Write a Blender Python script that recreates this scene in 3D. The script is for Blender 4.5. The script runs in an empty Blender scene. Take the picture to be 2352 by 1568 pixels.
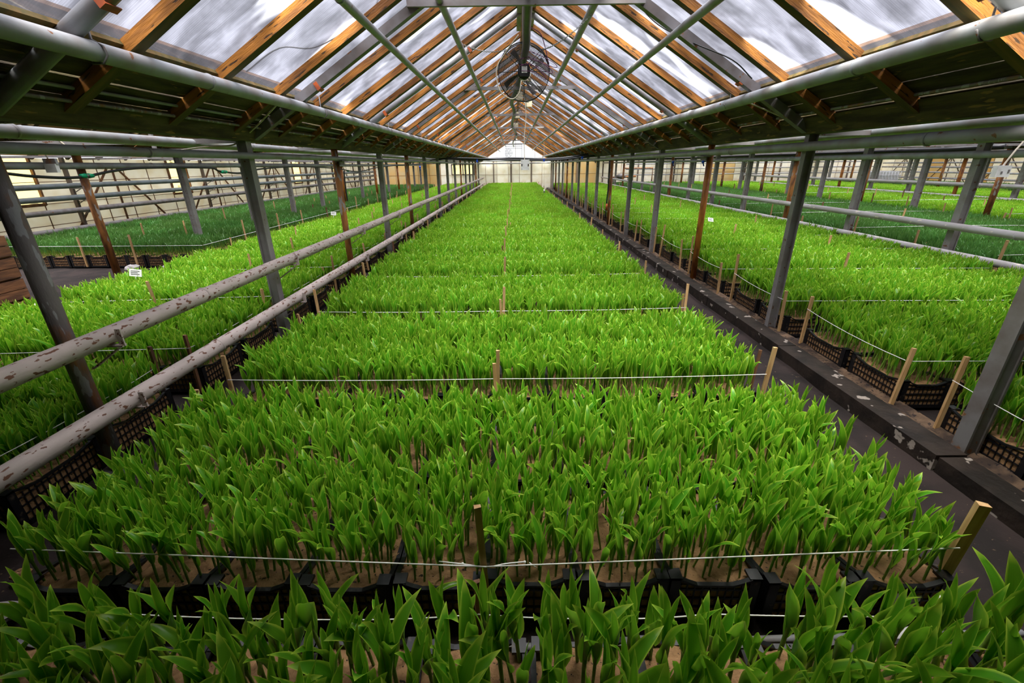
import bpy, math, random
import numpy as np
from mathutils import Vector, Matrix, Euler
random.seed(7); rng = np.random.default_rng(11)
PI = math.pi; R = math.radians
C = bpy.context.scene.collection
S = bpy.context.scene

# ---------------------------------------------------------------- camera, light, exposure
cam_d = bpy.data.cameras.new('camera'); cam = bpy.data.objects.new('camera', cam_d); C.objects.link(cam)
CAM_M = Matrix.Translation((0, 0, 1.95)) @ Matrix.Rotation(R(.5), 4, 'Z') @ Matrix.Rotation(R(68), 4, 'X') @ Matrix.Rotation(R(-.7), 4, 'Z')
cam.matrix_world = CAM_M
cam_d.sensor_width = 36; cam_d.lens = 36 * 1003 / 2352; cam_d.clip_start = .05; cam_d.clip_end = 400
S.camera = cam
S.view_settings.view_transform = 'Standard'; S.view_settings.look = 'None'
S.view_settings.gamma = 1; S.view_settings.use_curve_mapping = False
S.view_settings.exposure = 0.2
w = bpy.data.worlds.new('overcast_sky'); S.world = w; w.use_nodes = True
nt = w.node_tree; nt.nodes.clear()
bg = nt.nodes.new('ShaderNodeBackground'); ow = nt.nodes.new('ShaderNodeOutputWorld')
tc = nt.nodes.new('ShaderNodeTexCoord'); nz = nt.nodes.new('ShaderNodeTexNoise'); nz.inputs['Scale'].default_value = 1.6; nz.inputs['Detail'].default_value = 4
rp = nt.nodes.new('ShaderNodeValToRGB'); rp.color_ramp.elements[0].color = (.86, .91, 1, 1); rp.color_ramp.elements[1].color = (1, 1, 1, 1)
nt.links.new(tc.outputs['Generated'], nz.inputs['Vector']); nt.links.new(nz.outputs['Fac'], rp.inputs[0]); nt.links.new(rp.outputs[0], bg.inputs[0])
nt.links.new(bg.outputs[0], ow.inputs[0]); bg.inputs['Strength'].default_value = 1.6
sd = bpy.data.lights.new('sun', 'SUN'); sun = bpy.data.objects.new('sun', sd); C.objects.link(sun)
sd.energy = 29.0; sd.angle = R(75); sd.color = (1, .97, .9)
sun.rotation_euler = (R(9), R(2), 0)
S.cycles.max_bounces = 7; S.cycles.transparent_max_bounces = 24; S.cycles.transmission_bounces = 6; S.cycles.diffuse_bounces = 4; S.cycles.glossy_bounces = 2
S.cycles.caustics_reflective = False; S.cycles.caustics_refractive = False; S.cycles.sample_clamp_indirect = 6

# ---------------------------------------------------------------- materials
MATS = {}
def mat(name, c1, c2=None, scale=8, lo=.45, hi=.6, rough=.6, metal=0, stretch=(1, 1, 1), bump=0, bscale=None, c3=None, s3=40, t3=.62, spec=.4, detail=5, rnd=0, trans=0):
    m = bpy.data.materials.new(name); m.use_nodes = True; n = m.node_tree; N = n.nodes; L = n.links
    p = N['Principled BSDF']; p.inputs['Roughness'].default_value = rough; p.inputs['Metallic'].default_value = metal
    p.inputs['Specular IOR Level'].default_value = spec; p.inputs['Base Color'].default_value = (*c1, 1)
    t = N.new('ShaderNodeTexCoord'); mp = N.new('ShaderNodeMapping'); mp.inputs['Scale'].default_value = stretch
    oi = N.new('ShaderNodeObjectInfo'); mul = N.new('ShaderNodeMath'); mul.operation = 'MULTIPLY'; mul.inputs[1].default_value = 37
    L.new(oi.outputs['Random'], mul.inputs[0]); va = N.new('ShaderNodeVectorMath'); va.operation = 'ADD'
    L.new(t.outputs['Object'], mp.inputs['Vector']); L.new(mp.outputs[0], va.inputs[0]); L.new(mul.outputs[0], va.inputs[1])
    col = None
    if c2:
        z = N.new('ShaderNodeTexNoise'); z.inputs['Scale'].default_value = scale; z.inputs['Detail'].default_value = detail
        L.new(va.outputs[0], z.inputs['Vector'])
        mr = N.new('ShaderNodeMapRange'); mr.inputs[1].default_value = lo; mr.inputs[2].default_value = hi; L.new(z.outputs['Fac'], mr.inputs[0])
        mx = N.new('ShaderNodeMix'); mx.data_type = 'RGBA'; mx.inputs[6].default_value = (*c1, 1); mx.inputs[7].default_value = (*c2, 1)
        L.new(mr.outputs[0], mx.inputs[0]); col = mx.outputs[2]
    if c3:
        z3 = N.new('ShaderNodeTexNoise'); z3.inputs['Scale'].default_value = s3; z3.inputs['Detail'].default_value = 3; L.new(va.outputs[0], z3.inputs['Vector'])
        m3 = N.new('ShaderNodeMapRange'); m3.inputs[1].default_value = t3; m3.inputs[2].default_value = t3 + .02; L.new(z3.outputs['Fac'], m3.inputs[0])
        x3 = N.new('ShaderNodeMix'); x3.data_type = 'RGBA'; L.new(m3.outputs[0], x3.inputs[0]); x3.inputs[7].default_value = (*c3, 1)
        if col: L.new(col, x3.inputs[6])
        else: x3.inputs[6].default_value = (*c1, 1)
        col = x3.outputs[2]
    if rnd:
        mr2 = N.new('ShaderNodeMapRange'); mr2.inputs[3].default_value = 1 - rnd; mr2.inputs[4].default_value = 1 + rnd; L.new(oi.outputs['Random'], mr2.inputs[0])
        hs = N.new('ShaderNodeHueSaturation'); L.new(mr2.outputs[0], hs.inputs['Value'])
        if col: L.new(col, hs.inputs['Color'])
        else: hs.inputs['Color'].default_value = (*c1, 1)
        col = hs.outputs[0]
    if col: L.new(col, p.inputs['Base Color'])
    if bump:
        zb = N.new('ShaderNodeTexNoise'); zb.inputs['Scale'].default_value = bscale or scale * 4; zb.inputs['Detail'].default_value = 4; L.new(va.outputs[0], zb.inputs['Vector'])
        b = N.new('ShaderNodeBump'); b.inputs['Strength'].default_value = bump; b.inputs['Distance'].default_value = .01
        L.new(zb.outputs['Fac'], b.inputs['Height']); L.new(b.outputs[0], p.inputs['Normal'])
    if trans:
        tr = N.new('ShaderNodeBsdfTranslucent'); ms = N.new('ShaderNodeMixShader'); ms.inputs[0].default_value = trans
        if col: L.new(col, tr.inputs[0])
        else: tr.inputs[0].default_value = (*c1, 1)
        L.new(p.outputs[0], ms.inputs[1]); L.new(tr.outputs[0], ms.inputs[2]); L.new(ms.outputs[0], N['Material Output'].inputs[0])
    MATS[name] = m; return m

def leaf_mat(name, c, edge, tr, trc):
    m = bpy.data.materials.new(name); m.use_nodes = True; n = m.node_tree; N = n.nodes; L = n.links
    p = N['Principled BSDF']; p.inputs['Roughness'].default_value = .32; p.inputs['Specular IOR Level'].default_value = .45
    uv = N.new('ShaderNodeUVMap'); uv.uv_map = 'UVMap'; sx = N.new('ShaderNodeSeparateXYZ'); L.new(uv.outputs[0], sx.inputs[0])
    # u 0..1 across the blade, v along it: light glowing through margin and tip painted pale, a yellowish sheath at the base
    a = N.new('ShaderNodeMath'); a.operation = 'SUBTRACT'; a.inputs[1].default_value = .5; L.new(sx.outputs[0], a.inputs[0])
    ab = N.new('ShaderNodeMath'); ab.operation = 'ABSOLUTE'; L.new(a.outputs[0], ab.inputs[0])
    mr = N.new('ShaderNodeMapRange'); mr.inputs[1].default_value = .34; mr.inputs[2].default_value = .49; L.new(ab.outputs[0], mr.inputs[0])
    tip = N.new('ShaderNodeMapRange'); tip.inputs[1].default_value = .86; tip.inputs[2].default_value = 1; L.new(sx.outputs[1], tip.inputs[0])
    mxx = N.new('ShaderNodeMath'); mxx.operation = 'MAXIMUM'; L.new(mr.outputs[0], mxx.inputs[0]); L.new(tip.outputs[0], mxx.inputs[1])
    oi = N.new('ShaderNodeObjectInfo'); t = N.new('ShaderNodeTexCoord'); z = N.new('ShaderNodeTexNoise'); z.inputs['Scale'].default_value = 22
    mpp = N.new('ShaderNodeMapping'); mpp.inputs['Scale'].default_value = (9, .8, 1); L.new(uv.outputs[0], mpp.inputs[0]); L.new(mpp.outputs[0], z.inputs['Vector']); z.inputs['Scale'].default_value = 3
    ad = N.new('ShaderNodeMath'); ad.operation = 'ADD'; L.new(oi.outputs['Random'], ad.inputs[0]); L.new(z.outputs['Fac'], ad.inputs[1])
    vr = N.new('ShaderNodeMapRange'); vr.inputs[1].default_value = .4; vr.inputs[2].default_value = 1.6; vr.inputs[3].default_value = .72; vr.inputs[4].default_value = 1.3; L.new(ad.outputs[0], vr.inputs[0])
    hv = N.new('ShaderNodeMapRange'); hv.inputs[3].default_value = .485; hv.inputs[4].default_value = .512; L.new(oi.outputs['Random'], hv.inputs[0])
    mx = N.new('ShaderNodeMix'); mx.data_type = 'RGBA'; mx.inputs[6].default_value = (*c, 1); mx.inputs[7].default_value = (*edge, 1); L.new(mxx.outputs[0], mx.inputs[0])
    hs = N.new('ShaderNodeHueSaturation'); L.new(mx.outputs[2], hs.inputs['Color']); L.new(vr.outputs[0], hs.inputs['Value']); L.new(hv.outputs[0], hs.inputs['Hue'])
    L.new(hs.outputs[0], p.inputs['Base Color'])
    b = N.new('ShaderNodeBump'); b.inputs['Strength'].default_value = .15; b.inputs['Distance'].default_value = .002; L.new(z.outputs['Fac'], b.inputs['Height']); L.new(b.outputs[0], p.inputs['Normal'])
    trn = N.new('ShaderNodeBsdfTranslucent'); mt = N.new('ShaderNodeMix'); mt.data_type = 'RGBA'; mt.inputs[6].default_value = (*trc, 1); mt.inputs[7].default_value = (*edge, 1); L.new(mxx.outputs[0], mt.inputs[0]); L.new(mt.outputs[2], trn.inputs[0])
    ms = N.new('ShaderNodeMixShader'); ms.inputs[0].default_value = tr; L.new(p.outputs[0], ms.inputs[1]); L.new(trn.outputs[0], ms.inputs[2]); L.new(ms.outputs[0], N['Material Output'].inputs[0])
    MATS[name] = m; return m

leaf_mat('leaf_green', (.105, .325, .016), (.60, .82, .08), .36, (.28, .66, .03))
leaf_mat('leaf_shaded', (.065, .185, .040), (.18, .38, .08), .26, (.15, .38, .07))  # shade of the outer beds painted in as a darker, duller leaf green
mat('stem_green', (.16, .34, .03), (.30, .42, .08), 30, .4, .65, rough=.45, trans=.2)
mat('crate_plastic', (.006, .006, .008), (.09, .065, .045), 26, .60, .74, rough=.42, spec=.5)
mat('sand', (.38, .215, .10), (.24, .13, .06), 14, .4, .6, rough=.95, bump=.8, bscale=60, c3=(.03, .02, .015), s3=55, t3=.66)
mat('soil', (.030, .019, .017), (.012, .008, .007), 3, .4, .62, rough=.9, bump=.8, bscale=18, c3=(.12, .08, .05), s3=30, t3=.69)
mat('bank_soil', (.16, .10, .06), (.04, .025, .018), 6, .42, .6, rough=.95, bump=.8, bscale=40, c3=(.015, .01, .01), s3=30, t3=.6)
mat('curb_wet', (.030, .020, .015), (.012, .008, .006), 5, .4, .6, rough=.6, bump=.6, bscale=25, c3=(.34, .29, .25), s3=7, t3=.64)
mat('grey_paint', (.29, .275, .275), (.23, .20, .19), 6, .4, .65, rough=.5, c3=(.16, .075, .04), s3=13, t3=.66, bump=.15)
mat('grey_pipe', (.34, .36, .38), (.27, .25, .24), 5, .4, .65, rough=.42, c3=(.22, .10, .05), s3=15, t3=.70, bump=.1)
mat('blue_pipe', (.15, .18, .19), (.12, .13, .13), 5, .4, .65, rough=.45)
mat('rail_paint', (.56, .47, .43), (.42, .36, .32), 7, .4, .65, rough=.6, stretch=(1, .4, 1), c3=(.15, .065, .035), s3=42, t3=.60, bump=.3)
mat('rail_pale', (.46, .44, .45), (.40, .37, .36), 7, .4, .65, rough=.6, stretch=(1, .35, 1), c3=(.75, .68, .55), s3=18, t3=.66, bump=.2)
mat('rust_paint', (.55, .22, .06), (.20, .08, .03), 5, .42, .6, rough=.6, stretch=(2, 2, .5), c3=(.40, .36, .33), s3=9, t3=.60, bump=.4)
mat('rust_orange', (.55, .20, .035), (.25, .075, .02), 7, .42, .62, rough=.42, stretch=(2, 2, .6), bump=.3)
mat('rust_post', (.20, .175, .17), (.30, .14, .06), 5, .5, .62, rough=.6, stretch=(2, 2, .6), c3=(.36, .35, .36), s3=8, t3=.56, bump=.5)
mat('stake_wood', (.62, .40, .19), (.50, .29, .12), 6, .4, .6, rough=.7, stretch=(8, 8, .8), rnd=.22)
mat('stake_dark', (.24, .11, .05), (.12, .055, .03), 6, .4, .6, rough=.75, stretch=(8, 8, .8), rnd=.2)
mat('rafter_wood', (.47, .185, .028), (.22, .085, .018), 5, .38, .62, rough=.55, stretch=(.6, 5, 5), c3=(.06, .03, .012), s3=9, t3=.62, rnd=.18, bump=.3)
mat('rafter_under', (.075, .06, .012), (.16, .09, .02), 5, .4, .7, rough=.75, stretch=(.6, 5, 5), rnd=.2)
mat('eave_wood', (.085, .065, .02), (.035, .022, .008), 4, .4, .6, rough=.8, stretch=(4, .6, 4), c3=(.20, .12, .03), s3=6, t3=.64, rnd=.3, bump=.5)
mat('brown_board', (.42, .22, .10), (.26, .15, .09), 4, .4, .6, rough=.8, stretch=(4, .5, 4), rnd=.2)
mat('box_wood', (.20, .085, .035), (.09, .04, .02), 5, .4, .6, rough=.8, stretch=(4, .6, 4), rnd=.2, bump=.3)
mat('ridge_paint', (.30, .36, .16), (.50, .50, .40), 4, .45, .62, rough=.7, stretch=(4, .5, 4))
mat('steel_dark', (.20, .19, .19), (.14, .12, .11), 6, .4, .65, rough=.5, c3=(.20, .09, .04), s3=10, t3=.66)
mat('clip_orange', (.62, .13, .03), (.35, .08, .03), 14, .45, .6, rough=.5)
mat('twine', (.88, .87, .84), rough=.8)
mat('black_rubber', (.012, .012, .014), rough=.32, spec=.5)
mat('hose_dark', (.045, .05, .035), (.02, .02, .018), 6, .4, .6, rough=.35)
mat('green_plastic', (.0, .32, .14), rough=.4)
mat('blue_plastic', (.01, .06, .45), rough=.4)
mat('white_plastic', (.80, .79, .78), (.68, .66, .63), 12, .5, .7, rough=.45)
mat('beige_plastic', (.66, .58, .42), rough=.5)
mat('paper', (.72, .70, .70), (.4, .4, .42), 40, .6, .66, rough=.8)
mat('fan_black', (.012, .012, .013), rough=.35, spec=.5)
mat('fan_blade', (.16, .13, .12), rough=.4)
mat('chain_steel', (.35, .36, .36), metal=.7, rough=.35)
mat('cream_panel', (.86, .83, .76), (.80, .74, .62), 2.2, .4, .65, rough=.6, trans=.35, rnd=.06)
mat('yellow_panel', (.74, .55, .26), (.70, .58, .36), 2, .4, .65, rough=.6, trans=.35)
mat('yellow_glass', (.96, .88, .58), (.45, .42, .30), 3, .60, .70, rough=.5, trans=.8)
mat('batten', (.26, .12, .05), (.15, .07, .035), 6, .4, .6, rough=.7)
mat('wall_frame', (.20, .15, .12), rough=.7)
mat('grey_stone', (.5, .47, .47), rough=.8)
mat('tank_white', (.62, .62, .62), rough=.4, trans=.2)
mat('purple_wire', (.10, .02, .07), rough=.4)
mat('cable_white', (.70, .62, .50), rough=.5)
mat('outside_ground', (.20, .22, .18), rough=.9)
mat('back_shade_wood', (.05, .04, .03), rough=.9)

def glass_mat(name, base=.30, thr=.56):
    m = bpy.data.materials.new(name); m.use_nodes = True; n = m.node_tree; N = n.nodes; L = n.links
    N.remove(N['Principled BSDF'])
    t = N.new('ShaderNodeTexCoord'); oi = N.new('ShaderNodeObjectInfo'); mul = N.new('ShaderNodeMath'); mul.operation = 'MULTIPLY'; mul.inputs[1].default_value = 61
    L.new(oi.outputs['Random'], mul.inputs[0])
    def nz(sc, st, det=3, dist=0):
        mp = N.new('ShaderNodeMapping'); mp.inputs['Scale'].default_value = st; L.new(t.outputs['Object'], mp.inputs[0])
        va = N.new('ShaderNodeVectorMath'); va.operation = 'ADD'; L.new(mp.outputs[0], va.inputs[0]); L.new(mul.outputs[0], va.inputs[1])
        z = N.new('ShaderNodeTexNoise'); z.inputs['Scale'].default_value = sc; z.inputs['Detail'].default_value = det; z.inputs['Distortion'].default_value = dist
        L.new(va.outputs[0], z.inputs['Vector']); return z.outputs['Fac']
    def rng_(src, a, b, c=0, d=1):
        r = N.new('ShaderNodeMapRange'); r.inputs[1].default_value = a; r.inputs[2].default_value = b; r.inputs[3].default_value = c; r.inputs[4].default_value = d; L.new(src, r.inputs[0]); return r.outputs[0]
    def mth(op, a, b):
        x = N.new('ShaderNodeMath'); x.operation = op
        for i, q in enumerate((a, b)):
            if isinstance(q, (int, float)): x.inputs[i].default_value = q
            else: L.new(q, x.inputs[i])
        return x.outputs[0]
    clear = rng_(nz(1.05, (.75, 2.3, 1), 2, .5), thr, thr + .045)        # wiped, melted patches
    cloud = rng_(nz(3.2, (1, 1.4, 1), 5, .4), .35, .65, .72, 1.25)         # mottled grime
    streak = rng_(nz(6, (.5, 16, 1), 3, 0), .3, .72, .80, 1.18)               # run marks down the slope
    grime = mth('MULTIPLY', mth('MULTIPLY', cloud, streak), base)
    val = N.new('ShaderNodeMix'); val.data_type = 'FLOAT'; L.new(clear, val.inputs[0]); L.new(grime, val.inputs[2]); val.inputs[3].default_value = .92
    cc = N.new('ShaderNodeMix'); cc.data_type = 'RGBA'; cc.inputs[6].default_value = (.93, .93, 1, 1); cc.inputs[7].default_value = (1, 1, 1, 1); L.new(clear, cc.inputs[0])
    vm = N.new('ShaderNodeVectorMath'); vm.operation = 'SCALE'; L.new(cc.outputs[2], vm.inputs[0]); L.new(val.outputs[0], vm.inputs['Scale'])
    tp = N.new('ShaderNodeBsdfTransparent'); L.new(vm.outputs[0], tp.inputs[0])
    tl = N.new('ShaderNodeBsdfTranslucent'); tl.inputs[0].default_value = (.75, .76, .85, 1)
    gl = N.new('ShaderNodeBsdfGlossy'); gl.inputs['Roughness'].default_value = .25
    m1 = N.new('ShaderNodeMixShader'); m1.inputs[0].default_value = .02; L.new(tp.outputs[0], m1.inputs[1]); L.new(tl.outputs[0], m1.inputs[2])
    m2 = N.new('ShaderNodeMixShader'); m2.inputs[0].default_value = .03; L.new(m1.outputs[0], m2.inputs[1]); L.new(gl.outputs[0], m2.inputs[2])
    L.new(m2.outputs[0], N['Material Output'].inputs[0]); MATS[name] = m
glass_mat('dirty_glass', .56, .585)
glass_mat('gable_film', .9, .1)

# ---------------------------------------------------------------- geometry helpers
class MB:
    def __init__(s): s.v = []; s.f = []
    def box(s, x0, y0, z0, x1, y1, z1):
        n = len(s.v); s.v += [(x0, y0, z0), (x1, y0, z0), (x1, y1, z0), (x0, y1, z0), (x0, y0, z1), (x1, y0, z1), (x1, y1, z1), (x0, y1, z1)]
        s.f += [tuple(n + i for i in q) for q in ((3, 2, 1, 0), (4, 5, 6, 7), (0, 1, 5, 4), (1, 2, 6, 5), (2, 3, 7, 6), (3, 0, 4, 7))]; return s
    def bar(s, a, b, w, h, up=(0, 0, 1)):
        a, b = Vector(a), Vector(b); d = (b - a).normalized(); u = Vector(up)
        sd = d.cross(u); sd = sd.normalized() if sd.length > 1e-5 else Vector((1, 0, 0)); u = sd.cross(d).normalized(); n = len(s.v)
        for p in (a, b):
            for i, j in ((-1, -1), (1, -1), (1, 1), (-1, 1)): s.v.append(tuple(p + sd * (w / 2 * i) + u * (h / 2 * j)))
        s.f += [tuple(n + i for i in q) for q in ((0, 1, 2, 3), (7, 6, 5, 4), (0, 4, 5, 1), (1, 5, 6, 2), (2, 6, 7, 3), (3, 7, 4, 0))]; return s
    def tube(s, pts, r, k=10, cap=True, closed=False):
        pts = [Vector(p) for p in pts]; n0 = len(s.v); m = len(pts); fr = None
        for i, p in enumerate(pts):
            if closed: d = pts[(i + 1) % m] - pts[i - 1]
            else: d = pts[min(i + 1, m - 1)] - pts[max(i - 1, 0)]
            d.normalize()
            if fr is None: fr = d.cross(Vector((0, 0, 1)) if abs(d.z) < .9 else Vector((1, 0, 0))).normalized()
            fr = (fr - d * fr.dot(d)).normalized(); bi = d.cross(fr); rr = r[i] if isinstance(r, (list, tuple)) else r
            for q in range(k):
                a = 2 * PI * q / k; s.v.append(tuple(p + fr * (math.cos(a) * rr) + bi * (math.sin(a) * rr)))
        for i in range(m if closed else m - 1):
            for q in range(k):
                a, b = n0 + i * k, n0 + ((i + 1) % m) * k; s.f.append((a + q, b + q, b + (q + 1) % k, a + (q + 1) % k))
        if cap and not closed: s.f.append(tuple(n0 + q for q in range(k))); s.f.append(tuple(n0 + (m - 1) * k + k - 1 - q for q in range(k)))
        return s
    def sphere(s, c, r, k=10, h=6, sc=(1, 1, 1)):
        n = len(s.v)
        for i in range(h + 1):
            t = PI * i / h
            for q in range(k): a = 2 * PI * q / k; s.v.append((c[0] + r * sc[0] * math.sin(t) * math.cos(a), c[1] + r * sc[1] * math.sin(t) * math.sin(a), c[2] + r * sc[2] * math.cos(t)))
        for i in range(h):
            for q in range(k): s.f.append((n + i * k + q, n + (i + 1) * k + q, n + (i + 1) * k + (q + 1) % k, n + i * k + (q + 1) % k))
        return s
    def mesh(s, name, m, smooth=False):
        me = bpy.data.meshes.new(name); me.from_pydata(s.v, [], s.f); me.materials.append(MATS[m])
        if smooth: me.polygons.foreach_set('use_smooth', [True] * len(me.polygons))
        me.update(); return me
    def build(s, name, m, parent=None, smooth=False): return link(name, s.mesh(name, m, smooth), parent)
def link(name, me, parent=None, loc=None, rot=None):
    o = bpy.data.objects.new(name, me); C.objects.link(o)
    if parent: o.parent = parent
    if loc is not None: o.location = loc
    if rot is not None: o.rotation_euler = rot
    return o
def tag(o, label=None, cat=None, group=None, kind=None):
    if label: o['label'] = label
    if cat: o['category'] = cat
    if group: o['group'] = group
    if kind: o['kind'] = kind
    return o
def empty(name, loc=(0, 0, 0), label=None, cat=None, group=None, kind=None):
    o = bpy.data.objects.new(name, None); o.empty_display_size = .1; C.objects.link(o); o.location = loc; return tag(o, label, cat, group, kind)
def catm(pts, n=8):
    P = [Vector(p) for p in pts]; P = [P[0] * 2 - P[1]] + P + [P[-1] * 2 - P[-2]]; out = []
    for i in range(1, len(P) - 2):
        for k in range(n):
            t = k / n; a, b, c, d = P[i - 1:i + 3]
            out.append(.5 * ((2 * b) + (c - a) * t + (2 * a - 5 * b + 4 * c - d) * t * t + (3 * b - a - 3 * c + d) * t ** 3))
    out.append(P[-2]); return out
ONES = 'zero first second third fourth fifth sixth seventh eighth ninth tenth eleventh twelfth thirteenth fourteenth fifteenth sixteenth seventeenth eighteenth nineteenth'.split()
def ordn(i):
    if i < 20: return ONES[i]
    t = {2: 'twent', 3: 'thirt', 4: 'fort', 5: 'fift', 6: 'sixt'}[i // 10]
    return t + 'ieth' if i % 10 == 0 else t + 'y-' + ONES[i % 10]
CMI = CAM_M.inverted()
def seen(p, m=120):
    v = CMI @ Vector(p)
    if v.z > -.1: return False
    x = 1176 + 1003 * v.x / -v.z; y = 784 - 1003 * v.y / -v.z
    return -m < x < 2352 + m and -m < y < 1568 + m

YEND = 40.2; XL = -12.1; XR = 31.4
ROWS_X = [-7.6, -2.8, 3.12, 7.6, 13.7, 19.7, 25.7]

# ---------------------------------------------------------------- ground, floor, walls
tag(MB().box(-90, -60, -.14, 110, 130, -.10).build('ground', 'outside_ground'), 'ground outside the greenhouse', 'ground', kind='structure')
def soil_floor():
    b = MB(); nx, ny = 90, 85; x0, x1, y0, y1 = XL - .1, XR + .1, -1.3, YEND + .2
    r2 = np.random.default_rng(3); h = r2.random((nx + 1, ny + 1)) * .03 - .03
    for i in range(nx + 1):
        for j in range(ny + 1): b.v.append((x0 + (x1 - x0) * i / nx, y0 + (y1 - y0) * j / ny, h[i, j]))
    for i in range(nx):
        for j in range(ny): a = i * (ny + 1) + j; b.f.append((a, a + ny + 1, a + ny + 2, a + 1))
    return b.build('floor', 'soil', smooth=True)
tag(soil_floor(), 'dark purplish brown soil floor of the greenhouse', 'floor', kind='structure')

def wall_panels(root, axis, fixed, a0, a1, zt, pw, rows, mats_at, thick=.03, into=1):
    """panels standing edge to edge with battens over the joints; each panel is an object"""
    n = int(round((a1 - a0) / pw)); pw = (a1 - a0) / n; cache = {}; bt = MB()
    zs = [0] + rows
    for i in range(n):
        for j in range(len(rows)):
            z0, z1 = zs[j], zs[j + 1]
            if mats_at(a0 + (i + .5) * pw, (z0 + z1) / 2) is None: continue
            mname = mats_at(a0 + (i + .5) * pw, (z0 + z1) / 2)
            key = (round(z0, 3), mname)
            if key not in cache:
                g = .006
                q = MB().box(-thick / 2, g, z0 + g, thick / 2, pw - g, z1 - g) if axis == 'y' else MB().box(g, -thick / 2, z0 + g, pw - g, thick / 2, z1 - g)
                cache[key] = q.mesh('panel', mname)
            pos = (fixed + random.uniform(-.004, .004), a0 + i * pw, 0) if axis == 'y' else (a0 + i * pw, fixed + random.uniform(-.004, .004), 0)
            o = link('panel', cache[key], root, pos)
            if mname == 'yellow_panel': o['label'] = 'yellow sheet panel'
        p = a0 + i * pw; d = into * .022
        if axis == 'y': bt.bar((fixed + d, p, 0), (fixed + d, p, zt), .012, .02, up=(0, 1, 0))
        else: bt.bar((p, fixed + d, 0), (p, fixed + d, zt), .012, .02, up=(1, 0, 0))
    for z in rows[:-1]:
        d = into * .022
        if axis == 'y': bt.bar((fixed + d, a0, z), (fixed + d, a1, z), .012, .014)
        else: bt.bar((a0, fixed + d, z), (a1, fixed + d, z), .014, .012)
    o = bt.build('battens', 'batten', root); o['kind'] = 'stuff'
WT = 2.25
wl = empty('wall_left', (0, 0, 0), 'cream panelled side wall behind the left beds', 'wall', kind='structure')
WIN = [(-1.2 + .92 * i, -1.2 + .92 * (i + 1)) for i in (13, 19, 29, 35)]
wall_panels(wl, 'y', XL, -1.2, YEND, WT, .92, [.62, 1.15, 1.68, WT], lambda a, z: None if z > 1.15 and any(p < a < q for p, q in WIN) else 'cream_panel')
for i, (a, b) in enumerate(WIN):
    fx = XL + .04
    fr = MB()
    for q in (a, b): fr.bar((fx, q, 1.12), (fx, q, 2.25), .07, .05, up=(0, 1, 0))
    for z in (1.14, 2.12): fr.bar((fx, a, z), (fx, b, z), .05, .07)
    fr = fr.build('window_%d' % (i + 1), 'batten'); tag(fr, 'yellow lit window in the left wall, %s from the camera' % ordn(i + 1), 'window', kind='structure')
    MB().box(XL + .0, a + .01, 1.15, XL + .015, b - .01, 2.24).build('pane', 'yellow_glass', fr)
for yc in [9.3, 14.0, 18.7, 23.4, 28.1, 32.8, 37.2]:
    for dy in (-1.75, 0, 1.75):
        MB().bar((XL + .06, yc + dy * .04, 2.1), (XL + .06, yc + dy, .35), .05, .03, up=(1, 0, 0)).build('brace', 'batten', wl)
for yc in [7.9, 12.5, 18.0, 22.6, 27.0, 31.0, 35.0, 38.8]:
    st = MB().bar((XL + .09, yc, 0), (XL + .09, yc, 2.3), .09, .07, up=(0, 1, 0)).build('stud', 'wall_frame', wl)
    bb = MB()
    for z in (1.55, 1.26, .94, .48): bb.bar((XL + .1, yc, z - .06), (XL + .42, yc, z - .06), .04, .02).bar((XL + .40, yc, z - .06), (XL + .40, yc, z + .05), .04, .012, up=(0, 1, 0)).bar((XL + .1, yc, z - .18), (XL + .34, yc, z - .06), .03, .012)
    bb.build('pipe_bracket', 'steel_dark', st)
we = empty('wall_far', (0, 0, 0), 'pale end wall across the far end of the greenhouse', 'wall', kind='structure')
def em(a, z):
    if z > 1.2 and -5.33 < a < -3.40: return None
    if -11.2 < a < -6.6 or -4.9 < a < -3.3 and z > 1: return 'yellow_panel'
    if 4.2 < a < 7.2 or 17 < a < 18.5: return 'yellow_panel'
    return 'cream_panel'
wall_panels(we, 'x', YEND, XL, XR, 2.45, .97, [1.2, 2.45], em, into=-1)
for x in [-12, -7.6, -6.4, -3.3, -1.75, -.25, 1.5, 3.2, 5.4, 7.6, 10.6, 13.7, 16.7, 19.7, 22.7, 25.7, 28.5]:
    MB().bar((x, YEND - .07, 0), (x, YEND - .07, 2.5), .16 if x in (-.25, -7.6) else .1, .08, up=(0, 1, 0)).build('stud', 'wall_frame', we)
fr = MB().bar((-5.33, YEND - .08, 2.03), (-3.4, YEND - .08, 2.03), .06, .1).bar((-5.33, YEND - .08, 1.22), (-3.4, YEND - .08, 1.22), .06, .1)
for x in (-5.32, -4.37, -3.41): fr.bar((x, YEND - .08, 1.2), (x, YEND - .08, 2.06), .1, .06, up=(0, 1, 0))
fr = fr.build('window_5', 'wall_frame'); tag(fr, 'bright two-pane window in the far wall left of the middle bay', 'window', kind='structure')
for x in (-5.33, -4.37):
    MB().box(x + .01, YEND - .01, 1.21, x + .95, YEND + .005, 2.03).build('pane', 'yellow_glass', fr)
    MB().box(x + .005, YEND - .015, 2.03, x + .96, YEND + .015, 2.445).build('panel', 'cream_panel', we)
wr = empty('wall_right', (0, 0, 0), 'tan panelled side wall beyond the rightmost beds', 'wall', kind='structure')
wall_panels(wr, 'y', XR, -1.2, YEND, WT, 1.15, [.75, 1.5, WT], lambda a, z: 'yellow_panel' if (int(a * 1.3) % 4 == 1) else 'cream_panel', into=-1)
for yc in range(2, 40, 4):
    for dy in (-1.6, 0, 1.6): MB().bar((XR - .06, yc, 2.1), (XR - .06, yc + dy, .35), .05, .03, up=(1, 0, 0)).build('brace', 'wall_frame', wr)
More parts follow.
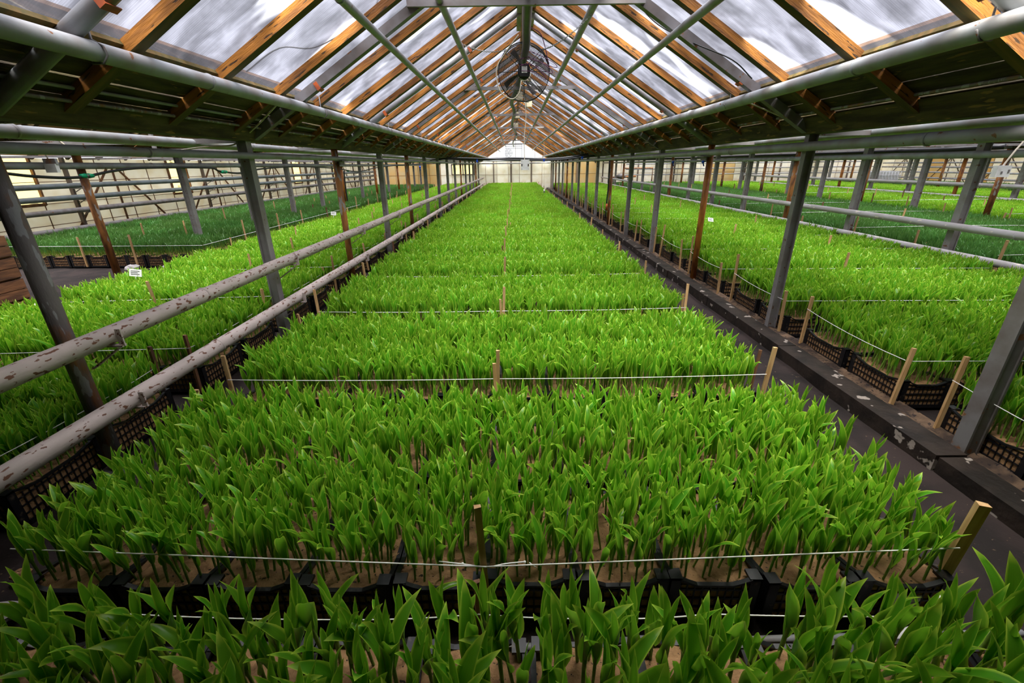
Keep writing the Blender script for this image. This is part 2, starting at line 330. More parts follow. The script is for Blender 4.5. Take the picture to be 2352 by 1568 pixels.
wb = MB().box(XL, -1.1, 0, XR, -1.0, 5.4).build('wall_back_shade', 'back_shade_wood'); tag(wb, 'solid unseen back wall added behind the camera for shade', 'wall', kind='structure')  # unseen opaque end wall, added to keep light off the foreground

# ---------------------------------------------------------------- roofs
SL = .57
def roof_bay(x0, x1, label, fine):
    SL = .61 if fine else .57
    hw = (x1 - x0) / 2; xc = (x0 + x1) / 2; z0 = 2.28 if fine else 2.3; ap = z0 + hw * SL; root = empty('ceiling', (xc, 0, 0), label, 'roof', kind='structure')
    ang = math.atan(SL); L = hw / math.cos(ang); DIV = .66 if hw > 2.9 else .6     # distance of the glass foot from the gutter
    gd = DIV / math.cos(ang); GD = {-1: .56 / math.cos(ang), 1: .62 / math.cos(ang)}
    ys = np.arange(2.30, YEND, .947)
    def frame(sd):  # local x runs from the gutter up the slope, local z points outwards
        return Matrix.Translation((sd * hw, 0, z0)) @ Matrix.Rotation(0 if sd < 0 else PI, 4, 'Z') @ Matrix.Rotation(-ang, 4, 'Y')
    if fine:
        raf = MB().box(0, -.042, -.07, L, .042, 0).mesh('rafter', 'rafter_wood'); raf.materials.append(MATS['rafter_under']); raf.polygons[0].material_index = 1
        stl = MB().tube([(.05, 0, -.06), (L - .05, 0, -.06)], .045, 12).mesh('steel_rafter', 'grey_pipe', True)
        stb = MB().box(.05, -.04, -.10, L - .05, .04, -.02).mesh('steel_rafter', 'steel_dark')
        clip = MB().box(-.02, -.045, -.112, .02, .045, -.105).box(-.02, -.052, -.112, .02, -.045, -.04).mesh('clip', 'clip_orange')
        for sd in (-1, 1):
            F = frame(sd); st = .852 if sd < 0 else .905; y_0 = 2.96 - st if sd < 0 else 3.68 - st; gd = GD[sd]
            pane = MB().box(gd, .01, .002, L - .02, st - .01, .010).mesh('glass_pane', 'dirty_glass')
            board = [MB().box(a, 0, .004, a + gd / 4 - .008, 2 * st - .006, .024).mesh('board', 'eave_wood') for a in np.arange(4) * gd / 4]
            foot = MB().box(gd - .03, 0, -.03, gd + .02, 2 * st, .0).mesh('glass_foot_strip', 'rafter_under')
            def put(name, me, y, extra=None):
                o = link(name, me, root); M = Matrix.Translation((0, y, 0)) @ F
                o.matrix_local = M; return o
            ys = np.arange(y_0, YEND - .05, st)
            for i, y in enumerate(ys):
                put('rafter', raf, y)
                if y + st < YEND: put('glass_pane', pane, y if sd < 0 else y + st)
            for i, y in enumerate(ys[:-2:2]):
                for k in range(4):
                    o = put('board', board[k], (y if sd < 0 else y + 2 * st)); o.location.z += random.uniform(-.006, .004)
                put('glass_foot_strip', foot, y if sd < 0 else y + 2 * st)
            for k in range(15):
                y = 2.53 + 2.48 * k
                o = put('steel_rafter', stl if k % 2 == 0 else stb, y + .03)
                for a in (.27 * L, .72 * L):
                    c = link('clip', clip, o, (a, 0, 0))
        # unseen boards added over the near roof to darken the foreground beds
        for sd in (-1, 1):
            o = MB().box(0, -3.5 if sd < 0 else 0, 0, L, 0 if sd < 0 else 3.5, .03).build('added_shade_boards', 'eave_wood', root)
            o.matrix_local = Matrix.Translation((0, 2.0, 0)) @ frame(sd)
        MB().box(-.13, 2.3, ap - .14, .13, 8.4, ap - .08).build('ridge_duct', 'ridge_paint', root).location.x = .03
        MB().box(-.03, -1.2, ap - .16, .03, YEND, ap + .02).build('ridge_beam', 'rafter_wood', root)
        for k in range(7):
            y = 4.98 + 4.96 * k
            MB().bar((-1.15, y, 3.365), (1.08, y, 3.365), .04, .06).build('collar_tie', 'grey_paint', root)
    else:
        for sd in (-1, 1):
            F = frame(sd); M = F
            a = MB(); g = MB(); bd = []
            for y in ys: a.box(0, y - .035, -.1, L, y + .035, 0)
            o = a.build('rafters', 'eave_wood', root); o.matrix_local = M if sd < 0 else Matrix.Translation((0, YEND + 2.3, 0)) @ F; o['kind'] = 'stuff'
            for y in ys:
                if y + .947 < YEND: g.box(gd, y + .01, .002, L - .02, y + .937, .010)
            o = g.build('glass_panes', 'dirty_glass', root); o.matrix_local = M if sd < 0 else Matrix.Translation((0, YEND + 2.3, 0)) @ F; o['kind'] = 'stuff'
            # boards lie along the gutter
            bme = [MB().box(q, 0, .004, q + gd / 3 - .006, 2.36, .022).mesh('board', 'brown_board') for q in np.arange(3) * gd / 3]
            for i, y in enumerate(np.arange(2.3, YEND - 2, 2.37)):
                for k in range(3):
                    o = link('board', bme[k], root); o.matrix_local = Matrix.Translation((0, y if sd < 0 else y + 2.36, 0)) @ F
            o = MB().box(0, -4.5 if sd < 0 else 0, .025, L, 0 if sd < 0 else 4.5, .05).build('added_shade_boards', 'eave_wood', root)  # unseen boards added over the side bay to darken the near corners
            o.matrix_local = Matrix.Translation((0, 3.3, 0)) @ F
        MB().box(-.04, -1.2, ap - .12, .04, YEND, ap + .03).build('ridge_beam', 'brown_board', root)
        for k in range(0, 15, 1):
            y = 2.9 + 2.55 * k
            t_ = MB().bar((-hw + .08, y, 2.24), (hw - .08, y, 2.24), .05, .05)
            if k % 2 == 0: t_.bar((-hw * .35, y, 2.24), (-hw * .35, y, 2.3 + hw * .6 * SL), .05, .04, up=(0, 1, 0)).bar((hw * .35, y, 2.24), (hw * .35, y, 2.3 + hw * .6 * SL), .05, .04, up=(0, 1, 0))
            t_.build('tie_beam', 'grey_paint', root)
    # gable fill at the far end
    g = MB(); g.v = [(-hw, YEND - .02, 2.45), (hw, YEND - .02, 2.45), (0, YEND - .02, ap + .05), (-hw, YEND, 2.45), (hw, YEND, 2.45), (0, YEND, ap + .05)]
    g.f = [(0, 1, 2), (5, 4, 3)]; g.build('gable_sheet', 'gable_film', root)
    fm = MB()
    for q in (-.34, 0, .34): fm.bar((q * hw * 1.6, YEND - .05, 2.4), (q * hw * 1.6, YEND - .05, 2.45 + (1 - abs(q * 1.6)) * hw * SL), .03, .03, up=(0, 1, 0))
    fm.bar((-hw, YEND - .05, 2.45), (hw, YEND - .05, 2.45), .06, .08).build('gable_frame', 'wall_frame', root)
    return root
roof_bay(-2.8, 3.12, 'glazed pitched roof over the central bed, orange wooden rafters', True)
for x0, x1, lb in ((-7.6, -2.8, 'low glazed roof over the bed left of the rails'), (XL, -7.6, 'glazed roof along the left wall'), (3.12, 7.6, 'glazed roof over the bright bed right of the curb'),
                   (7.6, 13.7, 'glazed roof over the dark green bed past the right rails'), (13.7, 19.7, 'glazed roof of the third bay to the right'), (19.7, 25.7, 'glazed roof of the fourth bay to the right'), (25.7, XR, 'glazed roof along the far right wall')):
    roof_bay(x0, x1, lb, False)

# gutters over every post row
RN = {-7.6: 'second post row on the left', -2.8: 'post row left of the central bed', 3.12: 'post row right of the central bed', 7.6: 'second post row on the right',
      13.7: 'third post row on the right', 19.7: 'fourth post row on the right', 25.7: 'fifth post row on the right'}
for i, x in enumerate(ROWS_X):
    b = MB()
    pr = [(-.16, 2.36), (-.09, 2.21), (.09, 2.21), (.16, 2.36), (.15, 2.36), (.085, 2.225), (-.085, 2.225), (-.15, 2.36)]
    for y in (-1.2, YEND - .1):
        for p in pr: b.v.append((x + p[0], y, p[1]))
    for q in range(8): b.f.append((q, q + 8, (q + 1) % 8 + 8, (q + 1) % 8))
    tag(b.build('gutter', 'eave_wood'), 'dark roof gutter above the ' + RN[x], 'gutter')
print('structure done')

# ---------------------------------------------------------------- pipes, posts, rails
def jointed(pts, r, step=6.0):
    m = MB().tube(pts, r, 14)
    return m
def ypipe(x, z, r, m, label, y0=-.9, y1=YEND - .4, name='pipe', cat='pipe', collars=3.1, k=14):
    b = MB().tube([(x, y0 + (y1 - y0) * i / 12, z + (random.uniform(-.006, .006) if 0 < i < 12 else 0)) for i in range(13)], r, k)
    if collars:
        y = y0 + 1.3
        while y < y1 and y < 26: b.tube([(x, y, z), (x, y + .02, z)], r + .004, k); y += collars
    o = b.build(name, m, smooth=True); return tag(o, label, cat)
ypipe(-2.14, 2.515, .048, 'grey_pipe', 'grey heating pipe hung under the left roof slope along the foot of the glass')
ypipe(2.38, 2.55, .052, 'grey_pipe', 'grey heating pipe hung under the right roof slope along the foot of the glass')
ypipe(-.68, 3.38, .036, 'grey_pipe', 'slim pipe under the ridge, left of the fan')
ypipe(.84, 3.47, .04, 'grey_pipe', 'slim pipe under the ridge, right of the fan')
ypipe(-1.14, 2.985, .032, 'grey_pipe', 'slim pipe halfway down the left roof slope')
ypipe(1.53, 3.08, .036, 'grey_pipe', 'slim pipe halfway down the right roof slope')
ypipe(-2.58, 2.40, .011, 'grey_pipe', 'thin conduit along the dark boards left of the central bay', collars=0, k=8)
ypipe(2.9, 2.46, .012, 'grey_pipe', 'thin conduit along the dark boards right of the central bay', collars=0, k=8)
ypipe(-2.62, 2.335, .011, 'rust_post', 'rusty rod just below the thin conduit on the left', collars=0, k=8)
ypipe(2.93, 2.39, .012, 'rust_post', 'rusty rod just below the thin conduit on the right', collars=0, k=8)
ypipe(-2.71, 2.066, .031, 'grey_pipe', 'thick grey pipe on the post row left of the central bed')
ypipe(3.02, 2.09, .045, 'grey_pipe', 'thick grey pipe on the post row right of the central bed')
ypipe(-3.65, 2.22, .048, 'grey_pipe', 'grey pipe under the boards of the low roof left of the gutter')
ypipe(4.05, 2.25, .052, 'grey_pipe', 'grey pipe under the boards of the low roof right of the gutter')
ypipe(-6.75, 2.48, .05, 'grey_pipe', 'grey pipe under the far slope of the low left roof')
ypipe(6.8, 2.48, .05, 'grey_pipe', 'grey pipe under the far slope of the low right roof')
ypipe(-7.5, 2.02, .055, 'grey_pipe', 'grey pipe on the second post row on the left')
ypipe(7.5, 2.02, .055, 'grey_pipe', 'grey pipe on the second post row on the right')
ypipe(13.6, 2.06, .06, 'grey_pipe', 'grey pipe on the third post row on the right')
ypipe(19.6, 2.06, .06, 'grey_pipe', 'grey pipe on the fourth post row on the right')
ypipe(25.6, 2.06, .06, 'grey_pipe', 'grey pipe on the fifth post row on the right')
ypipe(-2.60, .975, .058, 'rail_paint', 'upper of two thick pipes with peeling paint left of the central bed')
ypipe(-2.60, .515, .058, 'rail_paint', 'lower of two thick pipes, heavily rust-chipped, left of the central bed')
ypipe(7.45, .89, .06, 'rail_pale', 'upper of two pale pipes behind the bright right bed')
ypipe(7.45, .45, .06, 'rail_pale', 'lower of two pale pipes along the back edge of the bright right bed')
ypipe(19.55, .94, .08, 'rail_pale', 'upper of two pale pipes on the fourth post row on the right')
ypipe(19.55, .44, .08, 'rail_pale', 'lower of two pale pipes on the fourth post row on the right')
for i, (z, nm) in enumerate(((1.57, 'topmost'), (1.28, 'second from the top'), (.96, 'third from the top'), (.50, 'lowest'))):
    ypipe(XL + .33, z, .068, 'blue_pipe' if i < 2 else 'steel_dark', 'heating pipe on the left wall, %s of four' % nm)
for i, (z, nm) in enumerate(((1.75, 'topmost'), (1.45, 'second from the top'), (1.1, 'third from the top'), (.7, 'lowest'))):
    ypipe(XR - .33, z, .055, 'grey_pipe', 'heating pipe on the far right wall, %s of four' % nm)
for i, (z, nm) in enumerate(((1.9, 'topmost'), (1.5, 'middle'), (1.05, 'lowest'))):
    tag(MB().tube([(9.5, YEND - .35, z), (XR - .5, YEND - .35, z)], .045, 10).build('pipe', 'grey_pipe', smooth=True), '%s of three pipes along the far wall on the right' % nm, 'pipe')
for i, (z, nm) in enumerate(((2.28, 'upper'), (2.08, 'lower'))):
    tag(MB().tube([(-3.0, YEND - .4, z), (3.0, YEND - .4, z)], .05, 10).build('pipe', 'grey_pipe', smooth=True), '%s cross pipe at the far wall of the central bay' % nm, 'pipe')

def post_me(kind):
    if kind == 'round': return MB().tube([(0, 0, 0), (0, 0, 2.22)], .05, 14)
    return MB().box(-.05, -.035, 0, -.04, .035, 2.22).box(.04, -.035, 0, .05, .035, 2.22).box(-.04, -.006, 0, .04, .006, 2.22)
def hsec(): return MB().box(-.05, -.045, 0, .05, .045, 2.22).box(-.05, -.055, 0, -.035, -.045, 2.22).box(.035, -.055, 0, .05, -.045, 2.22)
PM = {k: m for k, m in (('grey', hsec().mesh('steel_post', 'grey_paint')), ('h', post_me('h').mesh('steel_post', 'grey_paint')), ('rusty', post_me('round').mesh('steel_post', 'rust_post', True)),
                        ('orange', post_me('round').mesh('steel_post', 'rust_orange', True)), ('peel', post_me('round').mesh('steel_post', 'rust_paint', True)))}
PM['dark'] = hsec().mesh('steel_post', 'steel_dark')  # nearest right post: its shading is put into a darker grey
PD = {'dark': 'shade-painted grey boxed steel post', 'grey': 'grey boxed steel post', 'h': 'grey flanged steel post', 'rusty': 'round rusty steel post', 'orange': 'round orange steel post', 'peel': 'round post streaked orange and white'}
saddle = MB().box(-.06, -.13, 2.03, .06, .13, 2.045).box(-.01, -.10, 1.98, .01, .10, 2.03).mesh('saddle', 'steel_dark')
def arm_me(z, r, m):   # bracket reaching from the post under a rail pipe at local x = .22
    zb = z - r
    return MB().bar((0, .07, zb - .012), (.29, .07, zb - .012), .035, .012).bar((.28, .07, zb - .01), (.28, .07, zb + .10), .035, .01, up=(0, 1, 0)).bar((.25, .07, zb - .03), (.04, .07, zb - .17), .03, .01).mesh('bracket', m)
armU = arm_me(.975, .058, 'rail_paint'); armL = arm_me(.525, .058, 'rail_paint')
padm = MB().box(-.09, -.09, 0, .09, .09, .012).mesh('base_plate', 'steel_dark')
def post(x, y, kind, idx, z0=0, rails=None):
    o = empty('post', (x, y, z0), '%s, %s in the %s' % (PD[kind], ordn(idx), RN[x]), 'post', 'posts of the ' + RN[x])
    w_ = 1.25 if abs(x) == 7.6 else 1.5 if x > 8 else 1
    link('shaft', PM[kind], o).scale = (w_, w_, 1); link('base_plate', padm, o)
    if idx % 2 and idx > 1: link('saddle', saddle, o, (.09 if x < 0 else -.10, 0, 0))
    if rails == 'left': link('bracket', armU, o); link('bracket', armL, o)
    return o
YL = [2.51 + 2.45 * k for k in range(15)]; YR = [2.56 + 2.49 * k for k in range(15)]
kl = ['rusty', 'grey', 'peel', 'grey', 'peel', 'grey', 'h', 'grey', 'grey', 'peel', 'grey', 'h', 'grey', 'peel', 'grey']
kr = ['dark', 'h', 'orange', 'grey', 'h', 'peel', 'grey', 'grey', 'h', 'grey', 'peel', 'grey', 'grey', 'peel', 'grey']
for k in range(15):
    if YL[k] < YEND: post(-2.8, YL[k], kl[k], k + 1, rails='left')
    if YR[k] < YEND: post(3.12, YR[k], kr[k], k + 1, z0=.0)
k2 = ['peel', 'grey', 'grey', 'grey', 'grey', 'orange', 'grey', 'orange', 'grey', 'orange', 'grey', 'grey', 'grey']
for k in range(13): post(-7.6, 8.2 + 2.48 * k, k2[k], k + 1)
for k in range(13): post(7.6, 7.75 + 2.48 * k, ['grey', 'grey', 'peel', 'grey'][k % 4], k + 1)
for k in range(11): post(13.7, 13.2 + 2.5 * k, ['peel', 'grey', 'peel', 'grey', 'grey'][k % 5], k + 1)
for k in range(9): post(19.7, 18.2 + 2.5 * k, ['grey', 'orange', 'grey'][k % 3], k + 1)
for k in range(7): post(25.7, 23.2 + 2.5 * k, ['grey', 'h', 'peel'][k % 3], k + 1)
# hangers of the eave pipes
hang = MB().tube([(0, 0, .16), (0, 0, .05), (.05, 0, .02), (.06, 0, -.02), (.03, 0, -.055), (-.03, 0, -.055), (-.06, 0, -.01)], .006, 6).mesh('pipe_hook', 'steel_dark', True)
n_ = 0
for sx, x in (('left', -2.14), ('right', 2.38)):
    for i in range(6):
        o = link('pipe_hook', hang, None, (x, 2.62 + 2.84 * i, 2.515 if x < 0 else 2.56)); tag(o, 'wire hook holding the %s eave pipe, %s from the camera' % (sx, ordn(i + 1)), 'hook', 'hooks of the eave pipes')

# curb along the right-hand path
cb = empty('trim_1', (0, 0, 0), 'low dark curb between the path and the right bed', 'curb', kind='structure')
y = .2
while y < YEND - .6:
    l_ = random.uniform(1.7, 2.3); dz = random.uniform(-.01, .01)
    b = MB(); b.box(2.83 + random.uniform(-.012, .012), y, -.03, 3.03, y + l_ - .012, .11 + dz); b.build('curb_stone', 'curb_wet', cb); y += l_

def bank():
    b = MB(); nx, ny = 4, 260; r2 = np.random.default_rng(8)
    for i in range(nx + 1):
        for j in range(ny + 1): b.v.append((3.02 + .20 * i / nx, .2 + 39.4 * j / ny, .055 + .02 * math.sin(j * .5) * (i % 2) + r2.random() * .03))
    for i in range(nx):
        for j in range(ny): a = i * (ny + 1) + j; b.f.append((a, a + ny + 1, a + ny + 2, a + 1))
    return b.build('trim_2', 'bank_soil', smooth=True)
tag(bank(), 'strip of sandy soil between the curb and the right bed crates', 'soil', kind='structure')

# ---------------------------------------------------------------- crates
def crate_mesh(m='crate_plastic'):
    b = MB(); W, D, H = .402, .60, .25; w2, d2 = W / 2, D / 2
    for sx in (-1, 1):
        for sy in (-1, 1):
            x, y = sx * w2, sy * d2
            b.box(min(x, x - sx * .05), min(y, y - sy * .006), 0, max(x, x - sx * .05), max(y, y - sy * .006), H)
            b.box(min(x, x - sx * .006), min(y, y - sy * .05), 0, max(x, x - sx * .006), max(y, y - sy * .05), H)
            b.box(min(x, x - sx * .055), min(y, y - sy * .055), H - .012, max(x, x - sx * .055), max(y, y - sy * .055), H + .002)
    def side(axis, s, ln, off):
        h = ln / 2 - .045
        def bx(a0, a1, z0, z1, t=.005, o=0):
            p0, p1 = sorted((s * (off - o), s * (off - o - t)))
            if axis == 'x': b.box(a0, p0, z0, a1, p1, z1)
            else: b.box(p0, a0, z0, p1, a1, z1)
        # dipped top rim
        n = 8; zt = lambda u: H - .035 * min(1, max(0, (1 - abs(u)) * 2.2))
        for i in range(n):
            u0, u1 = -1 + 2 * i / n, -1 + 2 * (i + 1) / n; p0, p1 = sorted((s * (off + .004), s * (off - .016))); z0, z1 = zt(u0), zt(u1); q = len(b.v)
            for a, z in ((u0 * h, z0), (u1 * h, z1)):
                for p in (p0, p1):
                    for zz in (z - .012, z): b.v.append((a, p, zz) if axis == 'x' else (p, a, zz))
            b.f += [(q, q + 1, q + 5, q + 4), (q + 2, q + 6, q + 7, q + 3), (q + 1, q + 3, q + 7, q + 5), (q, q + 4, q + 6, q + 2)]
        for z in (.178, .125, .07, .0): bx(-h, h, z, z + (.010 if z else .03), .006)
        nr = int(ln / .042)
        for i in range(1, nr): a = -h + 2 * h * i / nr; bx(a - .003, a + .003, .02, .215, .008 if i % 4 == 0 else .004)
    side('x', -1, W, d2); side('x', 1, W, d2); side('y', -1, D, w2); side('y', 1, D, w2)
    b.box(-w2 + .005, -d2 + .005, 0, w2 - .005, d2 - .005, .01)
    return b
CR = crate_mesh(); CR_ME = CR.mesh('plastic_crate', 'crate_plastic')
def sand_mesh():
    b = MB(); nx, ny = 8, 12; W, D = .388, .586; r = np.random.default_rng(5)
    for i in range(nx + 1):
        for j in range(ny + 1): b.v.append((-W / 2 + W * i / nx, -D / 2 + D * j / ny, .205 + r.random() * .012))
    for i in range(nx):
        for j in range(ny): a = i * (ny + 1) + j; b.f.append((a, a + ny + 1, a + ny + 2, a + 1))
    b.box(-W / 2, -D / 2, .012, W / 2, D / 2, .204); return b.mesh('sand', 'sand')
SA_ME = sand_mesh()

# every bed is a list of blocks two crates deep; (name, x0, columns, first y, blocks, wood)
PITCH = 1.68
BEDS = {'central': dict(x0=-2.20, n=10, y0=1.38, nb=23, k='green'), 'right': dict(x0=3.20, n=10, y0=1.55, nb=23, k='green'), 'left': dict(x0=-5.75, n=7, y0=1.93, nb=23, k='green'),
        'bedL2': dict(x0=-11.6, n=12, y0=9.3, nb=18, k='dark'), 'bedR2': dict(x0=7.78, n=13, y0=2.2, nb=22, k='dark'), 'bedR3': dict(x0=14.0, n=13, y0=8.0, nb=19, k='mid'),
        'bedR4': dict(x0=20.0, n=13, y0=12.0, nb=16, k='mid'), 'bedR5': dict(x0=26.0, n=12, y0=17.0, nb=13, k='dark'), 'front': dict(x0=-2.42, n=12, y0=-.15, nb=1, k='green')}
BN = {'central': 'central bed', 'right': 'bright right bed', 'left': 'left bed', 'bedL2': 'dark left wall bed', 'bedR2': 'dark right bed',
      'bedR3': 'third bed to the right', 'bedR4': 'fourth bed to the right', 'bedR5': 'bed by the far right wall', 'front': 'foreground bed'}
crates = []      # (bed, block, row, col, x, y)
for bn, B in BEDS.items():
    for k in range(B['nb']):
        for r_ in range(2):
            y = B['y0'] + PITCH * k + .30 + r_ * .69
            if y > YEND - .8: continue
            for c in range(B['n']): crates.append((bn, k, r_, c, B['x0'] + .205 + .41 * c, y))
def is_single(bn, k, r_, c, x, y):
    if bn == 'front': return r_ == 1 and 1 <= c <= 10
    if bn == 'central': return k < 3 or (c == 9 and y < 24) or (c == 0 and y < 12)
    if bn == 'right': return (c == 0 and y < 34 and k > 0) or (r_ == 0 and c < 5 and 0 < k < 4) or (k == 0 and c < 3)
    if bn == 'left': return (c == 6 and y < 18)
    if bn == 'bedL2': return k == 0 and r_ == 0 and c > 1 or c == 11 and y < 20
    return False
rest = []; NSING = 0
for (bn, k, r_, c, x, y) in crates:
    if bn == 'left' and any(abs(y - py) < .2 and abs(x + 2.8) < .2 for py in YL): pass
    jx, jy, rz = random.uniform(-.008, .008), random.uniform(-.012, .012), random.uniform(-.02, .02)
    if is_single(bn, k, r_, c, x, y) and NSING < 295:
        NSING += 1
        row = 2 * k + r_ + 1
        o = link('plastic_crate', CR_ME, None, (x + jx, y + jy, random.uniform(0, .012)), (0, 0, rz))
        if bn == 'front': lb = 'black plastic bulb crate in the foreground bed, %s from the left' % ordn(c)
        elif bn == 'right' or bn == 'central' and k > 2 and c == 9: lb = 'black bulb crate in the %s, %s row, %s' % (BN[bn], ordn(row), 'curb side' if (bn == 'right' and c == 0) else 'path side' if bn == 'central' else '%s column from the curb' % ordn(c + 1))
        else: lb = 'black bulb crate, %s row of the %s, %s from the left' % (ordn(row), BN[bn], ordn(c + 1))
        tag(o, lb, 'crate', 'bulb crates in the ' + BN[bn]); link('sand', SA_ME, o)
    else: rest.append((x + jx, y + jy, rz))
print('single crates', NSING, 'rest', len(rest))

# ---------------------------------------------------------------- geometry-node scatter
def scatter(name, pts, rots, scls, idxs, templates, label, cat):
    me = bpy.data.meshes.new(name); n = len(pts); me.vertices.add(n); me.vertices.foreach_set('co', np.asarray(pts, np.float32).ravel())
    a = me.attributes.new('rot', 'FLOAT_VECTOR', 'POINT'); a.data.foreach_set('vector', np.asarray(rots, np.float32).ravel())
    a = me.attributes.new('scl', 'FLOAT_VECTOR', 'POINT'); a.data.foreach_set('vector', np.asarray(scls, np.float32).ravel())
    a = me.attributes.new('idx', 'INT', 'POINT'); a.data.foreach_set('value', np.asarray(idxs, np.int32))
    me.update()
    col = bpy.data.collections.new(name + '_shapes')
    for i, t in enumerate(templates):
        o = bpy.data.objects.new('%s_shape_%02d' % (name, i), t); col.objects.link(o)
    ng = bpy.data.node_groups.new(name, 'GeometryNodeTree')
    ng.interface.new_socket('Geometry', in_out='INPUT', socket_type='NodeSocketGeometry'); ng.interface.new_socket('Geometry', in_out='OUTPUT', socket_type='NodeSocketGeometry')
    N = ng.nodes; L = ng.links; gi = N.new('NodeGroupInput'); go = N.new('NodeGroupOutput'); ip = N.new('GeometryNodeInstanceOnPoints')
    ci = N.new('GeometryNodeCollectionInfo'); ci.inputs['Collection'].default_value = col; ci.inputs['Separate Children'].default_value = True; ci.inputs['Reset Children'].default_value = True
    def na(nm, ty):
        q = N.new('GeometryNodeInputNamedAttribute'); q.data_type = ty; q.inputs['Name'].default_value = nm; return [s for s in q.outputs if s.enabled and s.name == 'Attribute'][0]
    e2r = N.new('FunctionNodeEulerToRotation'); L.new(na('rot', 'FLOAT_VECTOR'), e2r.inputs[0])
    L.new(gi.outputs[0], ip.inputs['Points']); L.new(ci.outputs[0], ip.inputs['Instance']); ip.inputs['Pick Instance'].default_value = True
    L.new(na('idx', 'INT'), ip.inputs['Instance Index']); L.new(e2r.outputs[0], ip.inputs['Rotation']); L.new(na('scl', 'FLOAT_VECTOR'), ip.inputs['Scale'])
    L.new(ip.outputs[0], go.inputs[0])
    o = bpy.data.objects.new(name, me); C.objects.link(o); md = o.modifiers.new('scatter', 'NODES'); md.node_group = ng
    return tag(o, label, cat, kind='stuff')
cs = CR.mesh('crate_simple', 'crate_plastic')
fill = MB().box(-.19, -.29, .012, .19, .29, .205).mesh('crate_sand', 'sand')
P = [(x, y, 0) for x, y, r_ in rest]; RR = [(0, 0, r_) for x, y, r_ in rest]
both = bpy.data.meshes.new('crate_full'); vv = CR.v + [tuple(v.co) for v in fill.vertices]; off = len(CR.v)
both.from_pydata(vv, [], CR.f + [tuple(off + i for i in p.vertices) for p in fill.polygons]); both.materials.append(MATS['crate_plastic']); both.materials.append(MATS['sand'])
both.polygons.foreach_set('material_index', [0] * len(CR.f) + [1] * len(fill.polygons)); both.update()
scatter('bulb_crates', P, RR, [(1, 1, 1)] * len(P), [0] * len(P), [both], 'the many black bulb crates hidden under the tulips of all beds', 'crates')

# ---------------------------------------------------------------- tulips
def leaf_arrays(Ln, Wd, zb, az, a0, a1, pw, tw, wave, cup0, cup1, nv=9, nu=4, curl=0, r=random):
    V = []; UV = []; Fc = []; p = Vector((0.003, 0, zb)); ph = r.uniform(0, 6.28); side_b = r.uniform(-.25, .25); prev = 0
    for i in range(nv + 1):
        s = i / nv
        if i: ds = Ln / nv; p = p + Vector((math.sin(prev) * ds, math.sin(side_b * s * 1.5) * ds * .5, math.cos(prev) * ds))
        ang = a0 + (a1 - a0) * s ** pw + curl * max(0, s - .72) * 4; prev = ang
        T = Vector((math.sin(ang), 0, math.cos(ang))); Nn = Vector((-math.cos(ang), 0, math.sin(ang))); B = Vector((0, 1, 0))
        t = tw * s * s; B2 = B * math.cos(t) + Nn * math.sin(t); N2 = Nn * math.cos(t) - B * math.sin(t)
        w_ = Wd * 2.75 * ((s * .93 + .07) ** .62) * ((1 - s) ** .86) if s < 1 else .0006
        w_ = max(w_, .006 * (1 - s)); cup = cup0 + (cup1 - cup0) * s ** .7
        for j in range(nu + 1):
            u = -1 + 2 * j / nu; th = u * cup; rr = (w_ / 2) / cup
            wv = wave * w_ * math.sin(ph + s * 9 + (2 if u > 0 else 0)) * abs(u) ** 2
            V.append(tuple(p + B2 * (rr * math.sin(th)) + N2 * (rr * (1 - math.cos(th)) + wv))); UV.append(((u + 1) / 2, s))
    ca, sa = math.cos(az), math.sin(az); V = [(x * ca - y * sa, x * sa + y * ca, z) for x, y, z in V]
    k = nu + 1
    for i in range(nv):
        for j in range(nu): a = i * k + j; Fc.append((a, a + 1, a + k + 1, a + k))
    return V, Fc, UV
def mk_mesh(name, parts, mats):
    V = []; Fc = []; UV = []; MI = []
    for (v, f, uv, mi) in parts:
        o = len(V); V += v; Fc += [tuple(o + i for i in q) for q in f]; UV += uv; MI += [mi] * len(f)
    me = bpy.data.meshes.new(name); me.from_pydata(V, [], Fc)
    for m in mats: me.materials.append(MATS[m])
    ul = me.uv_layers.new(name='UVMap'); li = np.empty(len(me.loops), np.int32); me.loops.foreach_get('vertex_index', li)
    ul.data.foreach_set('uv', np.asarray(UV, np.float32)[li].ravel()); me.polygons.foreach_set('material_index', MI)
    me.polygons.foreach_set('use_smooth', [True] * len(Fc)); me.update(); return me
def stem_arrays(h, r0=.0045, k=6, bend=0, az=0):
    b = MB(); pts = [(bend * (i / 3) ** 2 * math.cos(az), bend * (i / 3) ** 2 * math.sin(az), h * i / 3) for i in range(4)]
    b.tube(pts, [r0, r0 * 1.15, r0 * 1.2, r0 * .9], k, cap=False); return b.v, b.f, [(.3, .3)] * len(b.v)
